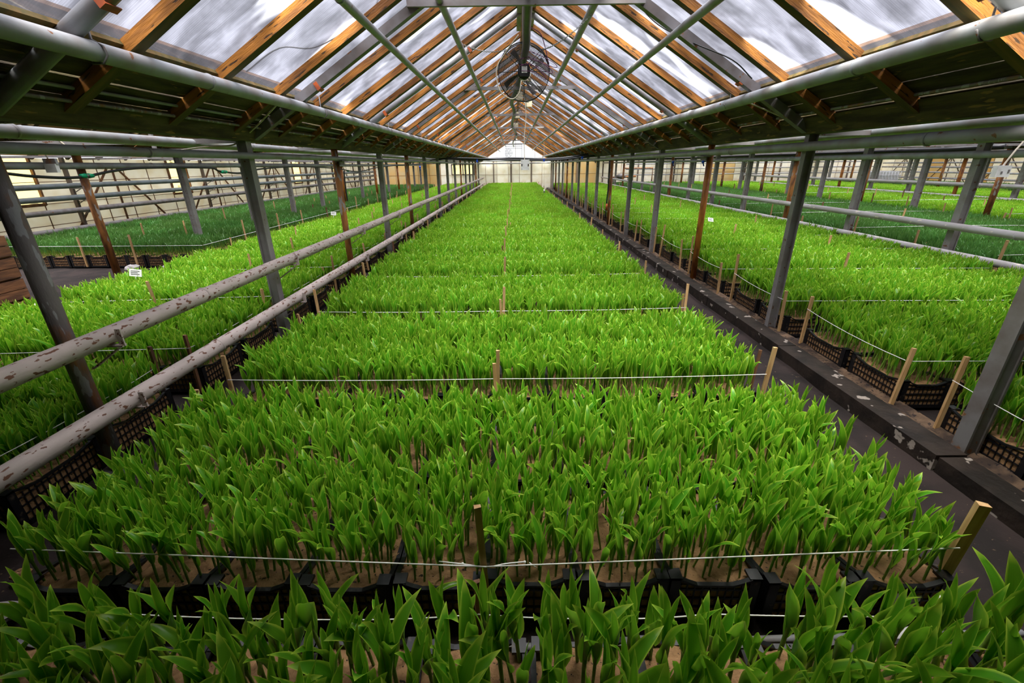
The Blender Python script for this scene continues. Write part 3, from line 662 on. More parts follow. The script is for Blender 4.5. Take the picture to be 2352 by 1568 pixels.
def plant(seed, nv, nu, sc=1.0, ks=6, narrow=1.0):
    r = random.Random(seed); st = r.uniform(.125, .175) * sc; az = r.uniform(0, 6.28); L = []
    tall = r.uniform(.92, 1.1) * sc
    flop = r.random()
    a1 = r.uniform(.4, 1.0) if flop < .75 else r.uniform(1.0, 1.6)
    L.append(leaf_arrays(.228 * tall, r.uniform(.039, .053) * narrow, st * .72, az, .04, a1, 1.5, r.uniform(-.9, .9),   .10, 1.7, .42, nv, nu, r.uniform(-.5, 1.2) if r.random() < .5 else 0, r))
    L.append(leaf_arrays(.200 * tall, r.uniform(.028, .038) * narrow, st * .92, az + PI + r.uniform(-.5, .5), .03, r.uniform(.15, .6), 1.6, r.uniform(-1, 1), .12, 1.6, .5, nv, nu, r.uniform(-.3, .8), r))
    L.append(leaf_arrays(.170 * tall, r.uniform(.018, .026) * narrow, st * 1.15, az + PI / 2 + r.uniform(-.5, .5), .0, r.uniform(.02, .3), 1.6, r.uniform(-1, 1), .12, 1.7, .8, nv, max(2, nu - 1), 0, r))
    stem = stem_arrays(st * 1.35, k=ks)
    return stem, L
NV = 14; PL = []
for s_ in range(NV):
    stem, L = plant(100 + s_, 10, 4); PL.append((stem, L))
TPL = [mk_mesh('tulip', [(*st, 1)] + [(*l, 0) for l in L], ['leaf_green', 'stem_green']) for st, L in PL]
def clump(seed, leafm, narrow=1.0, sc=1.0, dens=(7, 10)):
    parts = []; r = random.Random(seed)
    for i in range(dens[0]):
        for j in range(dens[1]):
            st, L = plant(r.randrange(10 ** 6), 4, 2, sc * r.uniform(.88, 1.08), 3, narrow)
            ox = -.205 + .41 * (i + .5) / dens[0] + r.uniform(-.018, .018); oy = -.3 + .6 * (j + .5) / dens[1] + r.uniform(-.018, .018)
            tx, ty = r.gauss(0, .06), r.gauss(0, .06)
            for k_, (v, f, uv) in enumerate([st] + L):
                parts.append(([(x + ox + tx * z, y + oy + ty * z, z) for x, y, z in v], f, uv, 1 if k_ == 0 else 0))
    return mk_mesh('tulip_clump', parts, [leafm, 'stem_green'])
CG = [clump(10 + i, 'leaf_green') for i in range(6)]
CD = [clump(30 + i, 'leaf_shaded', .7, 1.0) for i in range(4)]
sing = []; gp = []; gr = []; gs = []; gi_ = []; dp = []; dr = []; ds_ = []; di = []
ZS = .205
for (bn, k, r_, c, x, y) in crates:
    kd = BEDS[bn]['k']; B = BEDS[bn]
    if kd == 'green' and (y < 12.5 or bn == 'front'):
        nx, ny = (7, 10) if bn == 'central' and k == 0 else (8, 11) if bn != 'front' else (6, 6)
        for i in range(nx):
            for j in range(ny):
                if random.random() < .035: continue
                px = x - .19 + .38 * (i + .5) / nx + random.uniform(-.016, .016); py = y - .285 + .57 * (j + .5) / ny + random.uniform(-.016, .016)
                if bn == 'left' and any(abs(py - q) < .09 and abs(px + 2.8) < .09 for q in YL): continue
                tx, ty = random.gauss(0, .075), random.gauss(0, .075)
                if c == 0: ty -= .08 * (1 - i / nx)
                if c == B['n'] - 1: ty += .10 * (i / nx)
                if r_ == 0: tx += .06 * (1 - j / ny)
                sc = random.uniform(.86, 1.12) * (1.24 if bn == 'front' else 1.04 if bn != 'right' else 1.04 - .14 * (x > 6.2))
                rec = (px, py, ZS, tx, ty, random.uniform(0, 6.28), sc, random.randrange(NV), bn, c, j, i)
                if bn == 'front' or (bn == 'central' and k == 0 and r_ == 0 and j < 2):
                    v = CMI @ Vector((px, py, .5)); X = 1176 + 1003 * v.x / -v.z if v.z < -.05 else 1e9; Yp = 784 - 1003 * v.y / -v.z
                    if -60 < X < 2412 and Yp < 1660: sing.append((-v.z, rec)); continue
                gp.append((px, py, ZS)); gr.append((tx, ty, rec[5])); gs.append((sc,) * 3); gi_.append(rec[7])
    else:
        rot = random.choice((0, PI)); t_ = (0, 0, rot)
        if kd == 'green': gp.append((x, y, ZS)); gr.append(t_); gs.append((1, 1, random.uniform(.98, 1.1) * (.86 if bn == 'right' else 1))); gi_.append(NV + random.randrange(6))
        elif kd == 'mid': gp.append((x, y, ZS)); gr.append(t_); gs.append((1, 1, random.uniform(.8, .95))); gi_.append(NV + random.randrange(6))
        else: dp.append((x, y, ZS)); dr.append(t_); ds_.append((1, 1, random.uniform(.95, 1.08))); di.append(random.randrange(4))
sing.sort(key=lambda q: q[0]); keep = [q[1] for q in sing[:300]]
for d_, rec in sing[300:]:
    gp.append(rec[:3]); gr.append(rec[3:6]); gs.append((rec[6],) * 3); gi_.append(rec[7])
print('tulips single', len(keep), 'of', len(sing), 'instances', len(gp), len(dp))
scatter('tulip_plants', gp, gr, gs, gi_, TPL + CG, 'bright green young tulips filling the lit beds beyond the foreground plants', 'tulips')
scatter('shaded_tulip_plants', dp, dr, ds_, di, CD, 'narrow-leaved tulips of the outer beds, shade painted into their darker green', 'tulips')
SM = [mk_mesh('stem', [(*st, 0)], ['stem_green']) for st, L in PL]
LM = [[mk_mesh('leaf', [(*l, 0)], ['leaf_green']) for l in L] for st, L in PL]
for rec in keep:
    px, py, pz, tx, ty, rz, sc, vi, bn, c, jj, ii = rec
    lb = '%s tulip, %s row from the back, %s foreground crate from the left' % (ordn(ii + 1), ordn(6 - jj), ordn(max(1, c))) if bn == 'front' else '%s tulip in the %s row of the %s front crate, central bed' % (ordn(ii + 1), ordn(jj + 1), ordn(c + 1))
    o = empty('tulip_plant', (px, py, pz), lb, 'tulip', 'young tulips of the foreground bed' if bn == 'front' else 'young tulips at the front of the central bed')
    o.rotation_euler = (tx, ty, rz); o.scale = (sc * 1.12, sc * 1.12, sc * .92) if bn == 'front' else (sc,) * 3
    link('stem', SM[vi], o)
    for l in LM[vi]: link('leaf', l, o)
# a few fallen leaves near the first crates
for i, (x, y, z, a, tx_) in enumerate(((-.37, 1.31, .26, .4, 'on the rim left of the middle stake'), (-.62, 1.33, .22, -1.1, 'hanging over the crate rim further left'))):
    v, f, uv = leaf_arrays(.15, .032, 0, 0, 1.2, 2.1, 1.2, .5, .1, 1.2, .6)
    o = mk_mesh('leaf', [(v, f, uv, 0)], ['leaf_green']); tag(link('fallen_leaf', o, None, (x, y, z), (0, 0, a)), 'loose tulip leaf ' + tx_, 'leaf')
print('plants done')

# ---------------------------------------------------------------- stakes and twine
NST = 0; stake_cache = {}
def stake(x, y, top, label, m='stake_wood', wd=.026, z0=.03, lean=None, grp='wooden stakes in the beds'):
    global NST
    if NST >= 298 or not seen((x, y, top), 0): return None
    h = round(top - z0, 2); key = (h, m, wd)
    if key not in stake_cache:
        q = wd / 2; b = MB(); b.v = [(-q, -q * .7, 0), (q, -q * .7, 0), (q, q * .7, 0), (-q, q * .7, 0), (-q, -q * .7, h - .002), (q, -q * .7, h), (q, q * .7, h - .003), (-q, q * .7, h)]
        b.f = [(3, 2, 1, 0), (4, 5, 6, 7), (0, 1, 5, 4), (1, 2, 6, 5), (2, 3, 7, 6), (3, 0, 4, 7)]; stake_cache[key] = b.mesh('stake', m)
    l_ = lean or (random.gauss(0, .03), random.gauss(0, .03)); NST += 1
    o = link('stake', stake_cache[key], None, (x, y, z0), (l_[0], l_[1], random.uniform(-.5, .5))); return tag(o, label, 'stake', grp)
def twine(pts, label, r=.0028, sag=.0):
    Q = []
    for a, b in zip(pts[:-1], pts[1:]):
        a, b = Vector(a), Vector(b)
        for i in range(6): t = i / 6; Q.append(a.lerp(b, t) - Vector((0, 0, sag * 4 * t * (1 - t))))
    Q.append(Vector(pts[-1])); return tag(MB().tube(Q, r, 6).build('twine', 'twine', smooth=True), label, 'twine')
CBX0, CBX1 = -2.24, 1.93
stake(-.13, 1.365, .70, 'tall orange-brown stake at the middle front of the central bed', wd=.028, z0=.0, lean=(.0, -.04))
stake(-.16, 1.235, .44, 'short dark stake on the soil in front of the middle crates', 'stake_dark', wd=.026, z0=.0, lean=(0, 0))
stake(1.90, 1.44, .63, 'thick pale stake at the right front corner of the central bed', wd=.042, z0=.0, lean=(0, .05))
stake(-2.25, 1.47, .62, 'pale stake at the left front corner of the central bed', wd=.036, z0=.0, lean=(0, -.05))
tw0 = twine([(-2.23, 1.43, .41), (-.13, 1.335, .40)], 'white twine from the left front corner to the middle front stake', .0032)
tw1 = twine([(-.13, 1.335, .40), (1.88, 1.40, .42)], 'white twine from the middle front stake to the right front corner', .0032)
kn = MB().tube(catm([(-.33, 1.352, .412), (-.22, 1.345, .403), (-.13, 1.338, .394), (-.05, 1.345, .405), (.03, 1.35, .41)], 5), .0028, 6)
kn.tube([(.05, 1.35, .405), (.08, 1.34, .385)], .0022, 5).sphere((.03, 1.35, .409), .006).sphere((-.23, 1.346, .405), .006)
tag(kn.build('twine_knot', 'twine', smooth=True), 'doubled knotted twine loop around the middle front stake', 'twine')
twine([(-1.62, 1.21, .30), (-.70, 1.19, .285), (-.16, 1.222, .27), (.35, 1.18, .30), (.75, 1.19, .31), (1.70, 1.18, .31)], 'slack white twine just above the gap before the foreground tulips', .003, .01)
for k in range(1, 22):
    ys_ = 1.38 + PITCH * k - .05
    if ys_ > YEND - 1: break
    stake(-.17 + random.uniform(-.03, .03), ys_, .70 + random.uniform(-.06, .08), '%s stake of the middle line down the central bed' % ordn(k + 1).capitalize().lower(), wd=.026)
    if k < 14 and k % 2 == 0 or k == 1: stake(-.15 + random.uniform(-.06, .06), ys_ - .16, .62, 'shorter stake beside the %s stake of the middle line' % ordn(k + 1), wd=.024, m='stake_wood' if k % 4 else 'stake_dark')
    stake(1.91, ys_, .66 + random.uniform(-.04, .05), '%s stake along the path side of the central bed' % ordn(k + 1), wd=.028)
    if k < 5: stake(1.99, ys_ + .30, .52, 'short stake behind the %s stake on the path side of the central bed' % ordn(k + 1), wd=.024, m='stake_dark' if k % 3 == 1 else 'stake_wood')
    stake(-2.22, ys_, .64 + random.uniform(-.04, .06), '%s stake along the rail side of the central bed' % ordn(k + 1), wd=.028, m='stake_dark' if k % 5 == 4 else 'stake_wood')
    if k < 4: stake(-2.30, ys_ - .25, .50, 'short stake before the %s stake on the rail side of the central bed' % ordn(k + 1), wd=.026)
    if k < 12: twine([(-2.22, ys_ - .01, .44), (-.17, ys_ - .01, .43), (1.91, ys_ - .01, .45)], 'white twine across the central bed at its %s stakes' % ordn(k + 1), .0026 + .0002 * k, .01)
# right bed: a stake at each corner of every block
for k in range(0, 20):
    ya = 1.55 + PITCH * k - .02; yb = ya + 1.29
    if yb > YEND - 1: break
    if k: stake(3.14, ya, .60 + random.uniform(-.05, .08), '%s stake of a near block corner on the curb edge of the right bed' % ordn(k), wd=.03)
    stake(3.16, yb, .66 + random.uniform(-.05, .1), '%s stake of a far block corner on the curb edge of the right bed' % ordn(k + 1), wd=.03)
    if k < 12:
        twine([(3.13, ya, .46), (3.14, yb, .48)], 'white twine along the curb edge of the right bed, block %s from the camera' % ordn(k + 1), .0028, .025)
        twine([(3.14, ya, .45), (7.2, ya + .02, .42)], 'white twine across the right bed at its %s block' % ordn(k + 1), .0028, .0)
    for q, xx in enumerate((4.6, 5.9)):
        if (k * 7 + q * 3) % 5 < 2 and k: stake(xx + random.uniform(-.3, .3), ya - .1, .70, 'stake inside the right bed at its %s block, %s' % (ordn(k + 1), ('nearer the curb', 'nearer the rails')[q]), wd=.03)
for k in range(0, 20):
    ya = 1.93 + PITCH * k - .04
    if ya > YEND - 1: break
    stake(-2.92, ya, .60 + random.uniform(-.04, .08), '%s stake along the rail edge of the left bed' % ordn(k + 1), m='stake_dark' if k in (0, 1) else 'stake_wood', wd=.03)
    if k < 12: stake(-2.93, ya + 1.3, .58 + random.uniform(-.04, .08), 'stake closing the %s block on the rail edge of the left bed' % ordn(k + 1), m='stake_dark' if k in (0, 3) else 'stake_wood', wd=.03)
    stake(-4.6 + random.uniform(-.5, .5), ya - .06, .70, '%s stake of the middle line down the left bed' % ordn(k + 1), wd=.028)
    if k % 4 == 0: stake(-5.74, ya + .3, .66, 'stake on the left edge of the left bed at its %s block' % ordn(k + 1), wd=.028)
    if k < 12:
        twine([(-2.91, ya, .47), (-5.7, ya - .02, .42)], 'white twine across the left bed at its %s block' % ordn(k + 1), .0028, .0)
        twine([(-2.91, ya, .47), (-2.92, ya + 1.3, .46)], 'white twine along the rail edge of the left bed, block %s' % ordn(k + 1), .0028, .02)
# outer beds
def outer(bn, xs, names, ks, step=1, p=.85):
    B = BEDS[bn]; r = random.Random(hash(bn) % 1000 if False else len(bn) * 13 + int(B['x0']))
    for xi, (xx, nm) in enumerate(zip(xs, names)):
        cnt = 0
        for k in range(0, ks, step):
            ya = B['y0'] + PITCH * k - .1
            if ya > YEND - 1 or r.random() > p: continue
            if not seen((xx, ya, .7), 10): continue
            cnt += 1
            stake(xx + r.uniform(-.15, .15), ya + r.uniform(-.1, .1), .68 + r.uniform(-.08, .12), '%s stake from the camera along the %s of the %s' % (ordn(cnt), nm, BN[bn]), m='stake_dark' if r.random() < .15 else 'stake_wood', wd=.034)
outer('bedL2', (-6.62, -7.9, -9.2), ('right edge', 'inner line', 'middle'), 18, p=.8)
outer('bedR2', (7.85, 10.4, 13.0), ('near edge', 'middle', 'far edge'), 22, p=.8)
outer('bedR3', (14.0, 16.6, 19.2), ('near edge', 'middle', 'far edge'), 19, p=.85)
outer('bedR4', (20.1,), ('near edge',), 16, p=.8)
for k in range(6):
    ya = 9.25 + PITCH * k; twine([(-6.55, ya, .46), (-6.55, ya + PITCH, .46)], 'thin twine along the right edge of the dark bed by the left wall, %s span' % ordn(k + 1), .004)
twine([(-11.2, 9.2, .48), (-8.9, 9.2, .47), (-6.55, 9.22, .46)], 'thin twine across the front of the dark bed by the left wall', .004)
for k in range(3, 12, 2):
    ya = 2.2 + PITCH * k - .1; twine([(7.85, ya, .50), (10.4, ya + .05, .52), (13.0, ya, .50)], 'thin twine across the dark bed past the right rails, %s from the camera' % ordn(k // 2), .004)
for k in range(3, 10, 3):
    ya = 8.0 + PITCH * k - .1; twine([(14.0, ya, .50), (16.6, ya + .05, .50), (19.2, ya, .50)], 'thin twine across the third bed to the right, %s from the camera' % ordn(k // 3), .005)
print('stakes', NST)

# ---------------------------------------------------------------- the fan
fan = empty('ventilation_fan', (.16, 7.5, 3.225), 'round black caged fan hanging under the ridge', 'fan'); FR = .375
def ring(r, y, wr, k=48, kk=5, b=None):
    b = b or MB(); return b.tube([(r * math.cos(2 * PI * i / k), y, r * math.sin(2 * PI * i / k)) for i in range(k)], wr, kk, closed=True)
g = MB()
for i in range(1, 19): r = .10 + (FR - .10) * i / 18; ring(r, .055 - .03 * (r / FR) ** 4, .0042, b=g)
g.build('guard_wires', 'fan_black', fan, True)
g = MB(); ring(FR + .004, .0, .0055, b=g, kk=8); ring(FR + .004, .10, .0055, b=g, kk=8); g.build('outer_ring', 'fan_black', fan, True)
for a in range(8):
    th = PI / 4 * a
    if a % 2 == 0: MB().tube([(.09 * math.cos(th), -.05, .09 * math.sin(th)), (FR * math.cos(th), 0, FR * math.sin(th))], .005, 6).build('spoke', 'fan_black', fan, True)
    else:
        nx, nz_ = -math.sin(th) * .018, math.cos(th) * .018; s_ = MB()
        for q in (-1, 1): s_.tube([(.09 * math.cos(th) + q * nx, -.05, .09 * math.sin(th) + q * nz_), (FR * 1.02 * math.cos(th) + q * nx, -.01, FR * 1.02 * math.sin(th) + q * nz_)], .005, 6)
        s_.tube([((FR * 1.02) * math.cos(th) - nx, -.01, FR * 1.02 * math.sin(th) - nz_), (FR * 1.09 * math.cos(th), -.01, FR * 1.09 * math.sin(th)), (FR * 1.02 * math.cos(th) + nx, -.01, FR * 1.02 * math.sin(th) + nz_)], .005, 6)
        s_.build('spoke', 'fan_black', fan, True)
for a in range(4):
    th0 = 2 * PI * a / 4 + .3; b = MB(); nr, na = 5, 4
    for i in range(nr + 1):
        rr = .08 + (.33 - .08) * i / nr
        for j in range(na + 1):
            th = th0 + (j / na - .5) * (.20 + .05 * i / nr) + .25 * i / nr; b.v.append((rr * math.cos(th), .08 + (j / na - .5) * .05, rr * math.sin(th)))
    for i in range(nr):
        for j in range(na): q = i * (na + 1) + j; b.f.append((q, q + 1, q + na + 2, q + na + 1))
    b.build('blade', 'fan_blade', fan, True)
m_ = MB().tube([(0, -.07, 0), (0, .10, 0)], .095, 20).build('motor', 'fan_black', fan, True)
MB().box(-.06, -.12, -.075, .075, -.065, .085).build('terminal_box', 'fan_black', m_)
pl = MB().box(-.035, -.123, -.03, .045, -.1195, .055).build('rating_plate', 'white_plastic', m_)
def text(body, size, loc, rot, m, parent, name='lettering', align='CENTER'):
    cu = bpy.data.curves.new(name, 'FONT'); cu.body = body; cu.size = size; cu.align_x = align; cu.extrude = .0004; cu.materials.append(MATS[m])
    o = bpy.data.objects.new(name, cu); C.objects.link(o); o.parent = parent; o.location = loc; o.rotation_euler = rot; return o
b = MB()
for i in range(5): b.box(-.028, -.1236, .044 - i * .014, (.036 if i else .03) - .004 * (i % 3), -.1231, .047 - i * .014 + (.004 if i == 0 else 0))
b.build('print_lines', 'black_rubber', m_)
def chain(p0, p1, label, n=26):
    a, c = Vector(p0), Vector(p1); b = MB(); d = c - a; L = d.length / n
    for i in range(n):
        t = (i + .5) / n; cpt = a + d * t - Vector((0, 0, .10 * 4 * t * (1 - t) * .5)); dd = d.normalized(); sv = dd.cross(Vector((0, 0, 1))).normalized()
        if i % 2: sv = sv.cross(dd)
        pts = [cpt + dd * (L * .68 * math.cos(q * PI / 4)) + sv * (.009 * math.sin(q * PI / 4)) for q in range(8)]
        b.tube(pts, .0028, 5, closed=True)
    return tag(b.build('chain', 'chain_steel', smooth=True), label, 'chain')
chain((-.11, 7.49, 3.50), (-.68, 6.7, 3.42), 'steel chain from the fan to the pipe on its left', 30)
chain((.43, 7.49, 3.50), (.84, 5.6, 3.42), 'steel chain from the fan to the pipe on its right', 44)
hs = catm([(.15, 2.4, 3.47), (.15, 4.0, 3.46), (.15, 5.2, 3.45), (.16, 6.1, 3.45), (.18, 6.9, 3.45), (.17, 7.6, 3.45), (.14, 9.0, 3.46), (.05, 11, 3.46), (-.05, 12.8, 3.45), (.01, 14.2, 3.46), (.02, 15.7, 3.45), (-.04, 18, 3.46), (-.05, 20.3, 3.45), (.10, 24, 3.44), (.17, 27, 3.45), (-.05, 33, 3.4), (0, 38, 3.3)], 6)
tag(MB().tube(hs, .052, 12).build('air_hose', 'hose_dark', smooth=True), 'thick dark green hose winding along the ridge in front of the fan', 'hose')
wr_ = MB()
for i, (px, pz, s2) in enumerate(((.33, 3.37, 1), (.30, 3.30, .9), (.34, 3.22, .75))):
    wr_.tube(catm([(.10, 7.35, pz + .06), (.25, 7.30, pz + .07), (.52 * s2 + .05, 7.3, pz - .06), (.58 * s2 + .03, 7.3, pz - .13), (.3, 7.32, pz - .03), (.12, 7.38, pz)], 6), .005, 5)
wr_.tube(catm([(.2, 7.2, 3.72), (.38, 7.3, 3.66), (.46, 7.35, 3.5), (.5, 7.35, 3.35), (.52, 7.35, 3.30)], 6), .006, 5)
tag(wr_.build('loose_wire', 'purple_wire', smooth=True), 'loose loops of dark purple wire around the fan and hose', 'wire')
cbl = MB().tube(catm([(.08, 7.2, 3.62), (-.10, 7.35, 3.45), (-.24, 7.4, 3.25), (-.20, 7.42, 2.98), (-.03, 7.45, 2.87), (.08, 7.4, 2.93), (.12, 7.38, 3.10)], 8), .008, 6)
tag(cbl.build('fan_cable', 'cable_white', smooth=True), 'cream cable looping round the left side of the fan', 'cable')

# junction boxes and cables under the ridge
cbx = empty('control_box', (.26, 11.0, 1.95), 'white control box hanging on a cable over the middle of the central bed', 'box')
MB().box(-.10, -.03, -.115, .10, .03, .115).build('housing', 'white_plastic', cbx)
b = MB()
for sx in (-1, 1): b.box(sx * .075 - .016, -.034, -.03, sx * .075 + .016, -.0305, .02)
for sx, sz in ((-1, -1), (1, -1), (-1, 1), (1, 1)): b.box(sx * .075 - .006, -.034, sz * .09 - .006, sx * .075 + .006, -.0305, sz * .09 + .006)
b.build('socket_marks', 'steel_dark', cbx)
tag(MB().tube(catm([(.25, 11.0, 2.06), (.24, 11.0, 2.5), (.28, 11, 3.0), (.22, 10.9, 3.5), (.17, 10.5, 3.96)], 6), .010, 6).build('hanging_cable', 'cable_white', smooth=True), 'pale cable holding the white control box', 'cable')
for i, (x, y, z, s_) in enumerate(((.40, 5.5, 3.56, .09), (.28, 10.4, 3.62, .09), (.12, 13.0, 3.62, .12), (.42, 13.6, 3.5, .09), (.10, 17.5, 3.6, .12), (.1, 21, 3.55, .1))):
    o = MB().box(x - s_, y - .05, z - s_ * .8, x + s_, y + .05, z + s_ * .8).build('junction_box', 'beige_plastic'); tag(o, 'beige electrical box under the ridge, %s from the camera' % ordn(i + 1), 'box', 'boxes under the ridge')
tag(MB().tube([(.45, 5.4, 3.62), (.30, 5.4, 3.62), (.20, 5.4, 3.53), (.10, 5.4, 3.55)], .025, 10).build('conduit', 'grey_pipe', smooth=True), 'bent grey conduit beside the first box under the ridge', 'conduit')
sp = MB()
for q in range(7):
    r = random.Random(q + 3); pts = [(.1 + r.uniform(-.1, .3), 8.5 + q * 1.5 + j * .7, 3.55 - .25 * math.sin(j * PI / 4) * r.uniform(.4, 1.2)) for j in range(5)]; sp.tube(catm(pts, 5), .007, 5)
tag(sp.build('ridge_wires', 'black_rubber', smooth=True), 'tangle of thin black wires sagging under the ridge behind the fan', 'wires')
for i, pts in enumerate(([(-1.22, 5.0, 3.47), (-1.30, 4.7, 3.2), (-1.75, 4.6, 2.95), (-2.0, 4.4, 2.9), (-2.3, 4.35, 2.72)], [(1.25, 5.3, 3.42), (1.45, 5.2, 3.22), (1.75, 5.0, 3.02), (2.1, 4.9, 2.86), (2.32, 4.9, 2.7)])):
    tag(MB().tube(catm(pts, 6), .006, 5).build('wire', 'black_rubber', smooth=True), 'thin black wire sagging down the %s roof slope' % ('left', 'right')[i], 'wire')
# cross hoses in the middle distance
for i, (y, r, pts) in enumerate(((19, .05, [(-3.1, 2.22), (-2.6, 2.22), (-1.3, 2.17), (0, 2.19), (1.2, 2.15), (2.2, 2.20), (3.1, 2.33)]), (17.5, .028, [(-3.1, 2.15), (-2, 2.2), (0, 2.12), (1.5, 2.1), (3.1, 2.25)]))):
    tag(MB().tube(catm([(a, y + .2 * math.sin(a), z) for a, z in pts], 6), r, 10).build('water_hose', 'black_rubber', smooth=True), ('thick black hose slung across the central bay', 'thinner black hose just in front of the thick one across the bay')[i], 'hose')
for i, (x, z) in enumerate(((-1.35, 2.05), (1.1, 2.05), (2.5, 2.12))):
    o = MB().box(x - .03, 17.3, z, x + .03, 17.4, z + .09).build('hose_clip', 'blue_plastic'); tag(o, 'blue clip on the hose across the central bay, %s from the left' % ordn(i + 1), 'clip')
o = empty('circulation_fan', (-.42, 38.6, 2.85), 'small dark round fan hanging before the far gable', 'fan')
b = MB(); [ring(r, 0, .012, b=b, k=24) for r in (.12, .22, .30)]; b.build('guard', 'fan_black', o, True)
b = MB(); [b.bar((0, 0, 0), (.3 * math.cos(a * PI / 3), 0, .3 * math.sin(a * PI / 3)), .05, .02) for a in range(6)]; b.build('blades', 'fan_black', o)
b = MB()
for z in (3.15, 3.3, 3.42): b.bar((-.65, 37.5, z), (.65, 37.5, z), .03, .03)
for x in (-.62, .62): b.bar((x, 37.5, 2.5), (x, 37.5, 3.45), .025, .025, up=(0, 1, 0))
tag(b.build('hanging_ladder', 'steel_dark'), 'thin dark ladder frame before the far gable', 'frame')

# left side hoses, boxes
pts = [(-7.35, 5.2, 2.0), (-7.35, 6.3, 1.97), (-7.33, 7.1, 1.87), (-7.3, 7.8, 1.84), (-7.3, 8.5, 1.93), (-7.3, 9.3, 1.98), (-7.3, 11.2, 1.97), (-7.3, 11.6, 1.89), (-7.3, 12.5, 1.83), (-7.3, 13.6, 1.93), (-7.3, 16, 1.98), (-7.2, 19, 1.9), (-7.0, 21, 1.75), (-6.6, 23, 1.92), (-5.6, 26, 2.05), (-3.3, 29, 2.1)]
tag(MB().tube(catm(pts, 6), .022, 8).build('garden_hose', 'black_rubber', smooth=True), 'black hose with green couplings slung along the second left post row', 'hose')
for i, (y, z) in enumerate(((7.95, 1.86), (11.75, 1.87), (20.6, 1.79))):
    o = empty('hose_coupling', (-7.3, y, z), 'green coupling on the left black hose, %s from the camera' % ordn(i + 1), 'coupling', 'green couplings')
    for s_ in (-1, 1): MB().tube([(0, s_ * .03, 0), (0, s_ * .12, 0)], [.042, .030], 10).build('nut', 'green_plastic', o, True)
    MB().tube([(0, -.03, 0), (0, .03, 0)], .028, 10).build('ring', 'steel_dark', o, True)
bx = empty('hanging_socket', (-7.35, 7.45, 1.99), 'white box hanging on the second left post row pipe', 'box')
MB().box(-.09, -.03, -.07, .09, .03, .06).build('housing', 'white_plastic', bx); MB().box(-.10, -.01, .05, .10, .03, .14).build('mount', 'rust_post', bx); MB().tube([(0, 0, .06), (-.03, 0, .2), (-.08, 0, .42)], .01, 6).build('cable', 'cable_white', bx, True)
bx = empty('hanging_socket', (5.95, 5.75, 1.81), 'white socket box hanging on a cable over the right bed', 'box')
MB().box(-.085, -.03, -.065, .085, .03, .065).build('housing', 'white_plastic', bx)
b = MB(); b.box(.05, -.034, -.02, .07, -.0305, .02).box(-.03, -.034, -.03, -.01, -.0305, .0).build('socket_marks', 'steel_dark', bx); MB().tube(catm([(0, 0, .065), (.05, -.02, .22), (.12, -.03, .40), (.10, 0, .65)], 5), .010, 6).build('cable', 'cable_white', bx, True)
tag(MB().tube(catm([(-2.15, 4.65, 2.57), (-2.5, 4.8, 2.37), (-2.78, 4.93, 2.24), (-2.9, 4.9, 2.17), (-3.15, 4.8, 2.15), (-3.5, 4.55, 2.09), (-3.85, 4.2, 2.11), (-3.95, 4.1, 2.25)], 6), .008, 6).build('cable', 'cable_white', smooth=True), 'white cable dropping from the left eave pipe over the gutter', 'cable')
tag(MB().tube(catm([(2.38, 5.2, 2.56), (2.8, 5.1, 2.38), (3.1, 5.05, 2.26), (3.2, 5.0, 2.20)], 6), .007, 6).build('cable', 'cable_white', smooth=True), 'white cable on the right roof slope by the second post', 'cable')
# black irrigation pipe at upper right
tag(MB().tube(catm([(9.0, 8.8, 2.16), (8.6, 10, 2.13), (8.3, 13, 2.12), (8.2, 17, 2.13), (8.2, 24, 2.15), (6, 30, 2.15), (3.2, 32, 2.15)], 6), .05, 10).build('water_hose', 'black_rubber', smooth=True), 'thick black hose beyond the second right post row', 'hose')
for i, y in enumerate((18.5, 22.0)): tag(MB().sphere((7.4, y, 1.98), .06).tube([(7.4, y, 1.95), (7.45, y, 1.82)], .025, 8).build('valve', 'blue_plastic', smooth=True), 'blue valve under the second right row pipe, %s from the camera' % ordn(i + 1), 'valve')
tag(MB().sphere((-5.4, 27, 1.9), .06).tube([(-5.4, 27, 1.9), (-5.4, 27, 1.72)], .03, 8).tube([(-5.4, 27, 1.9), (-5.35, 26.9, 3.5)], .01, 6).build('valve', 'blue_plastic', smooth=True), 'blue valve hanging above the left bed far back', 'valve')
# black hose tied down a post on the right and left
tag(MB().tube(catm([(3.02, 14.9, 2.1), (3.03, 14.9, 1.3), (3.0, 14.85, .8), (2.98, 14.8, .3)], 5), .022, 8).build('drop_hose', 'black_rubber', smooth=True), 'black drop hose tied to a post right of the central bed', 'hose')
tag(MB().tube([(3.0, 14.82, .55), (3.0, 14.82, .75)], .03, 8).build('hose_valve', 'clip_orange', smooth=True), 'orange and yellow valve on the black drop hose', 'valve')
tag(MB().tube(catm([(-7.45, 20.5, 1.8), (-7.48, 20.5, 1.2), (-7.46, 20.45, .4)], 5), .03, 8).build('drop_hose', 'black_rubber', smooth=True), 'black drop hose down a post of the second left row', 'hose')
sn = empty('sensor', (1.6, 24.6, .5), 'small black and white sensor hanging at the path edge far down the bed', 'sensor')
MB().tube([(0, 0, .1), (0, 0, .22)], .04, 8).build('head', 'white_plastic', sn, True); MB().sphere((0, 0, .05), .06).build('bulb', 'black_rubber', sn, True); MB().tube([(0, 0, .2), (-.05, 0, 2.68)], .006, 5).build('wire', 'cable_white', sn, True)
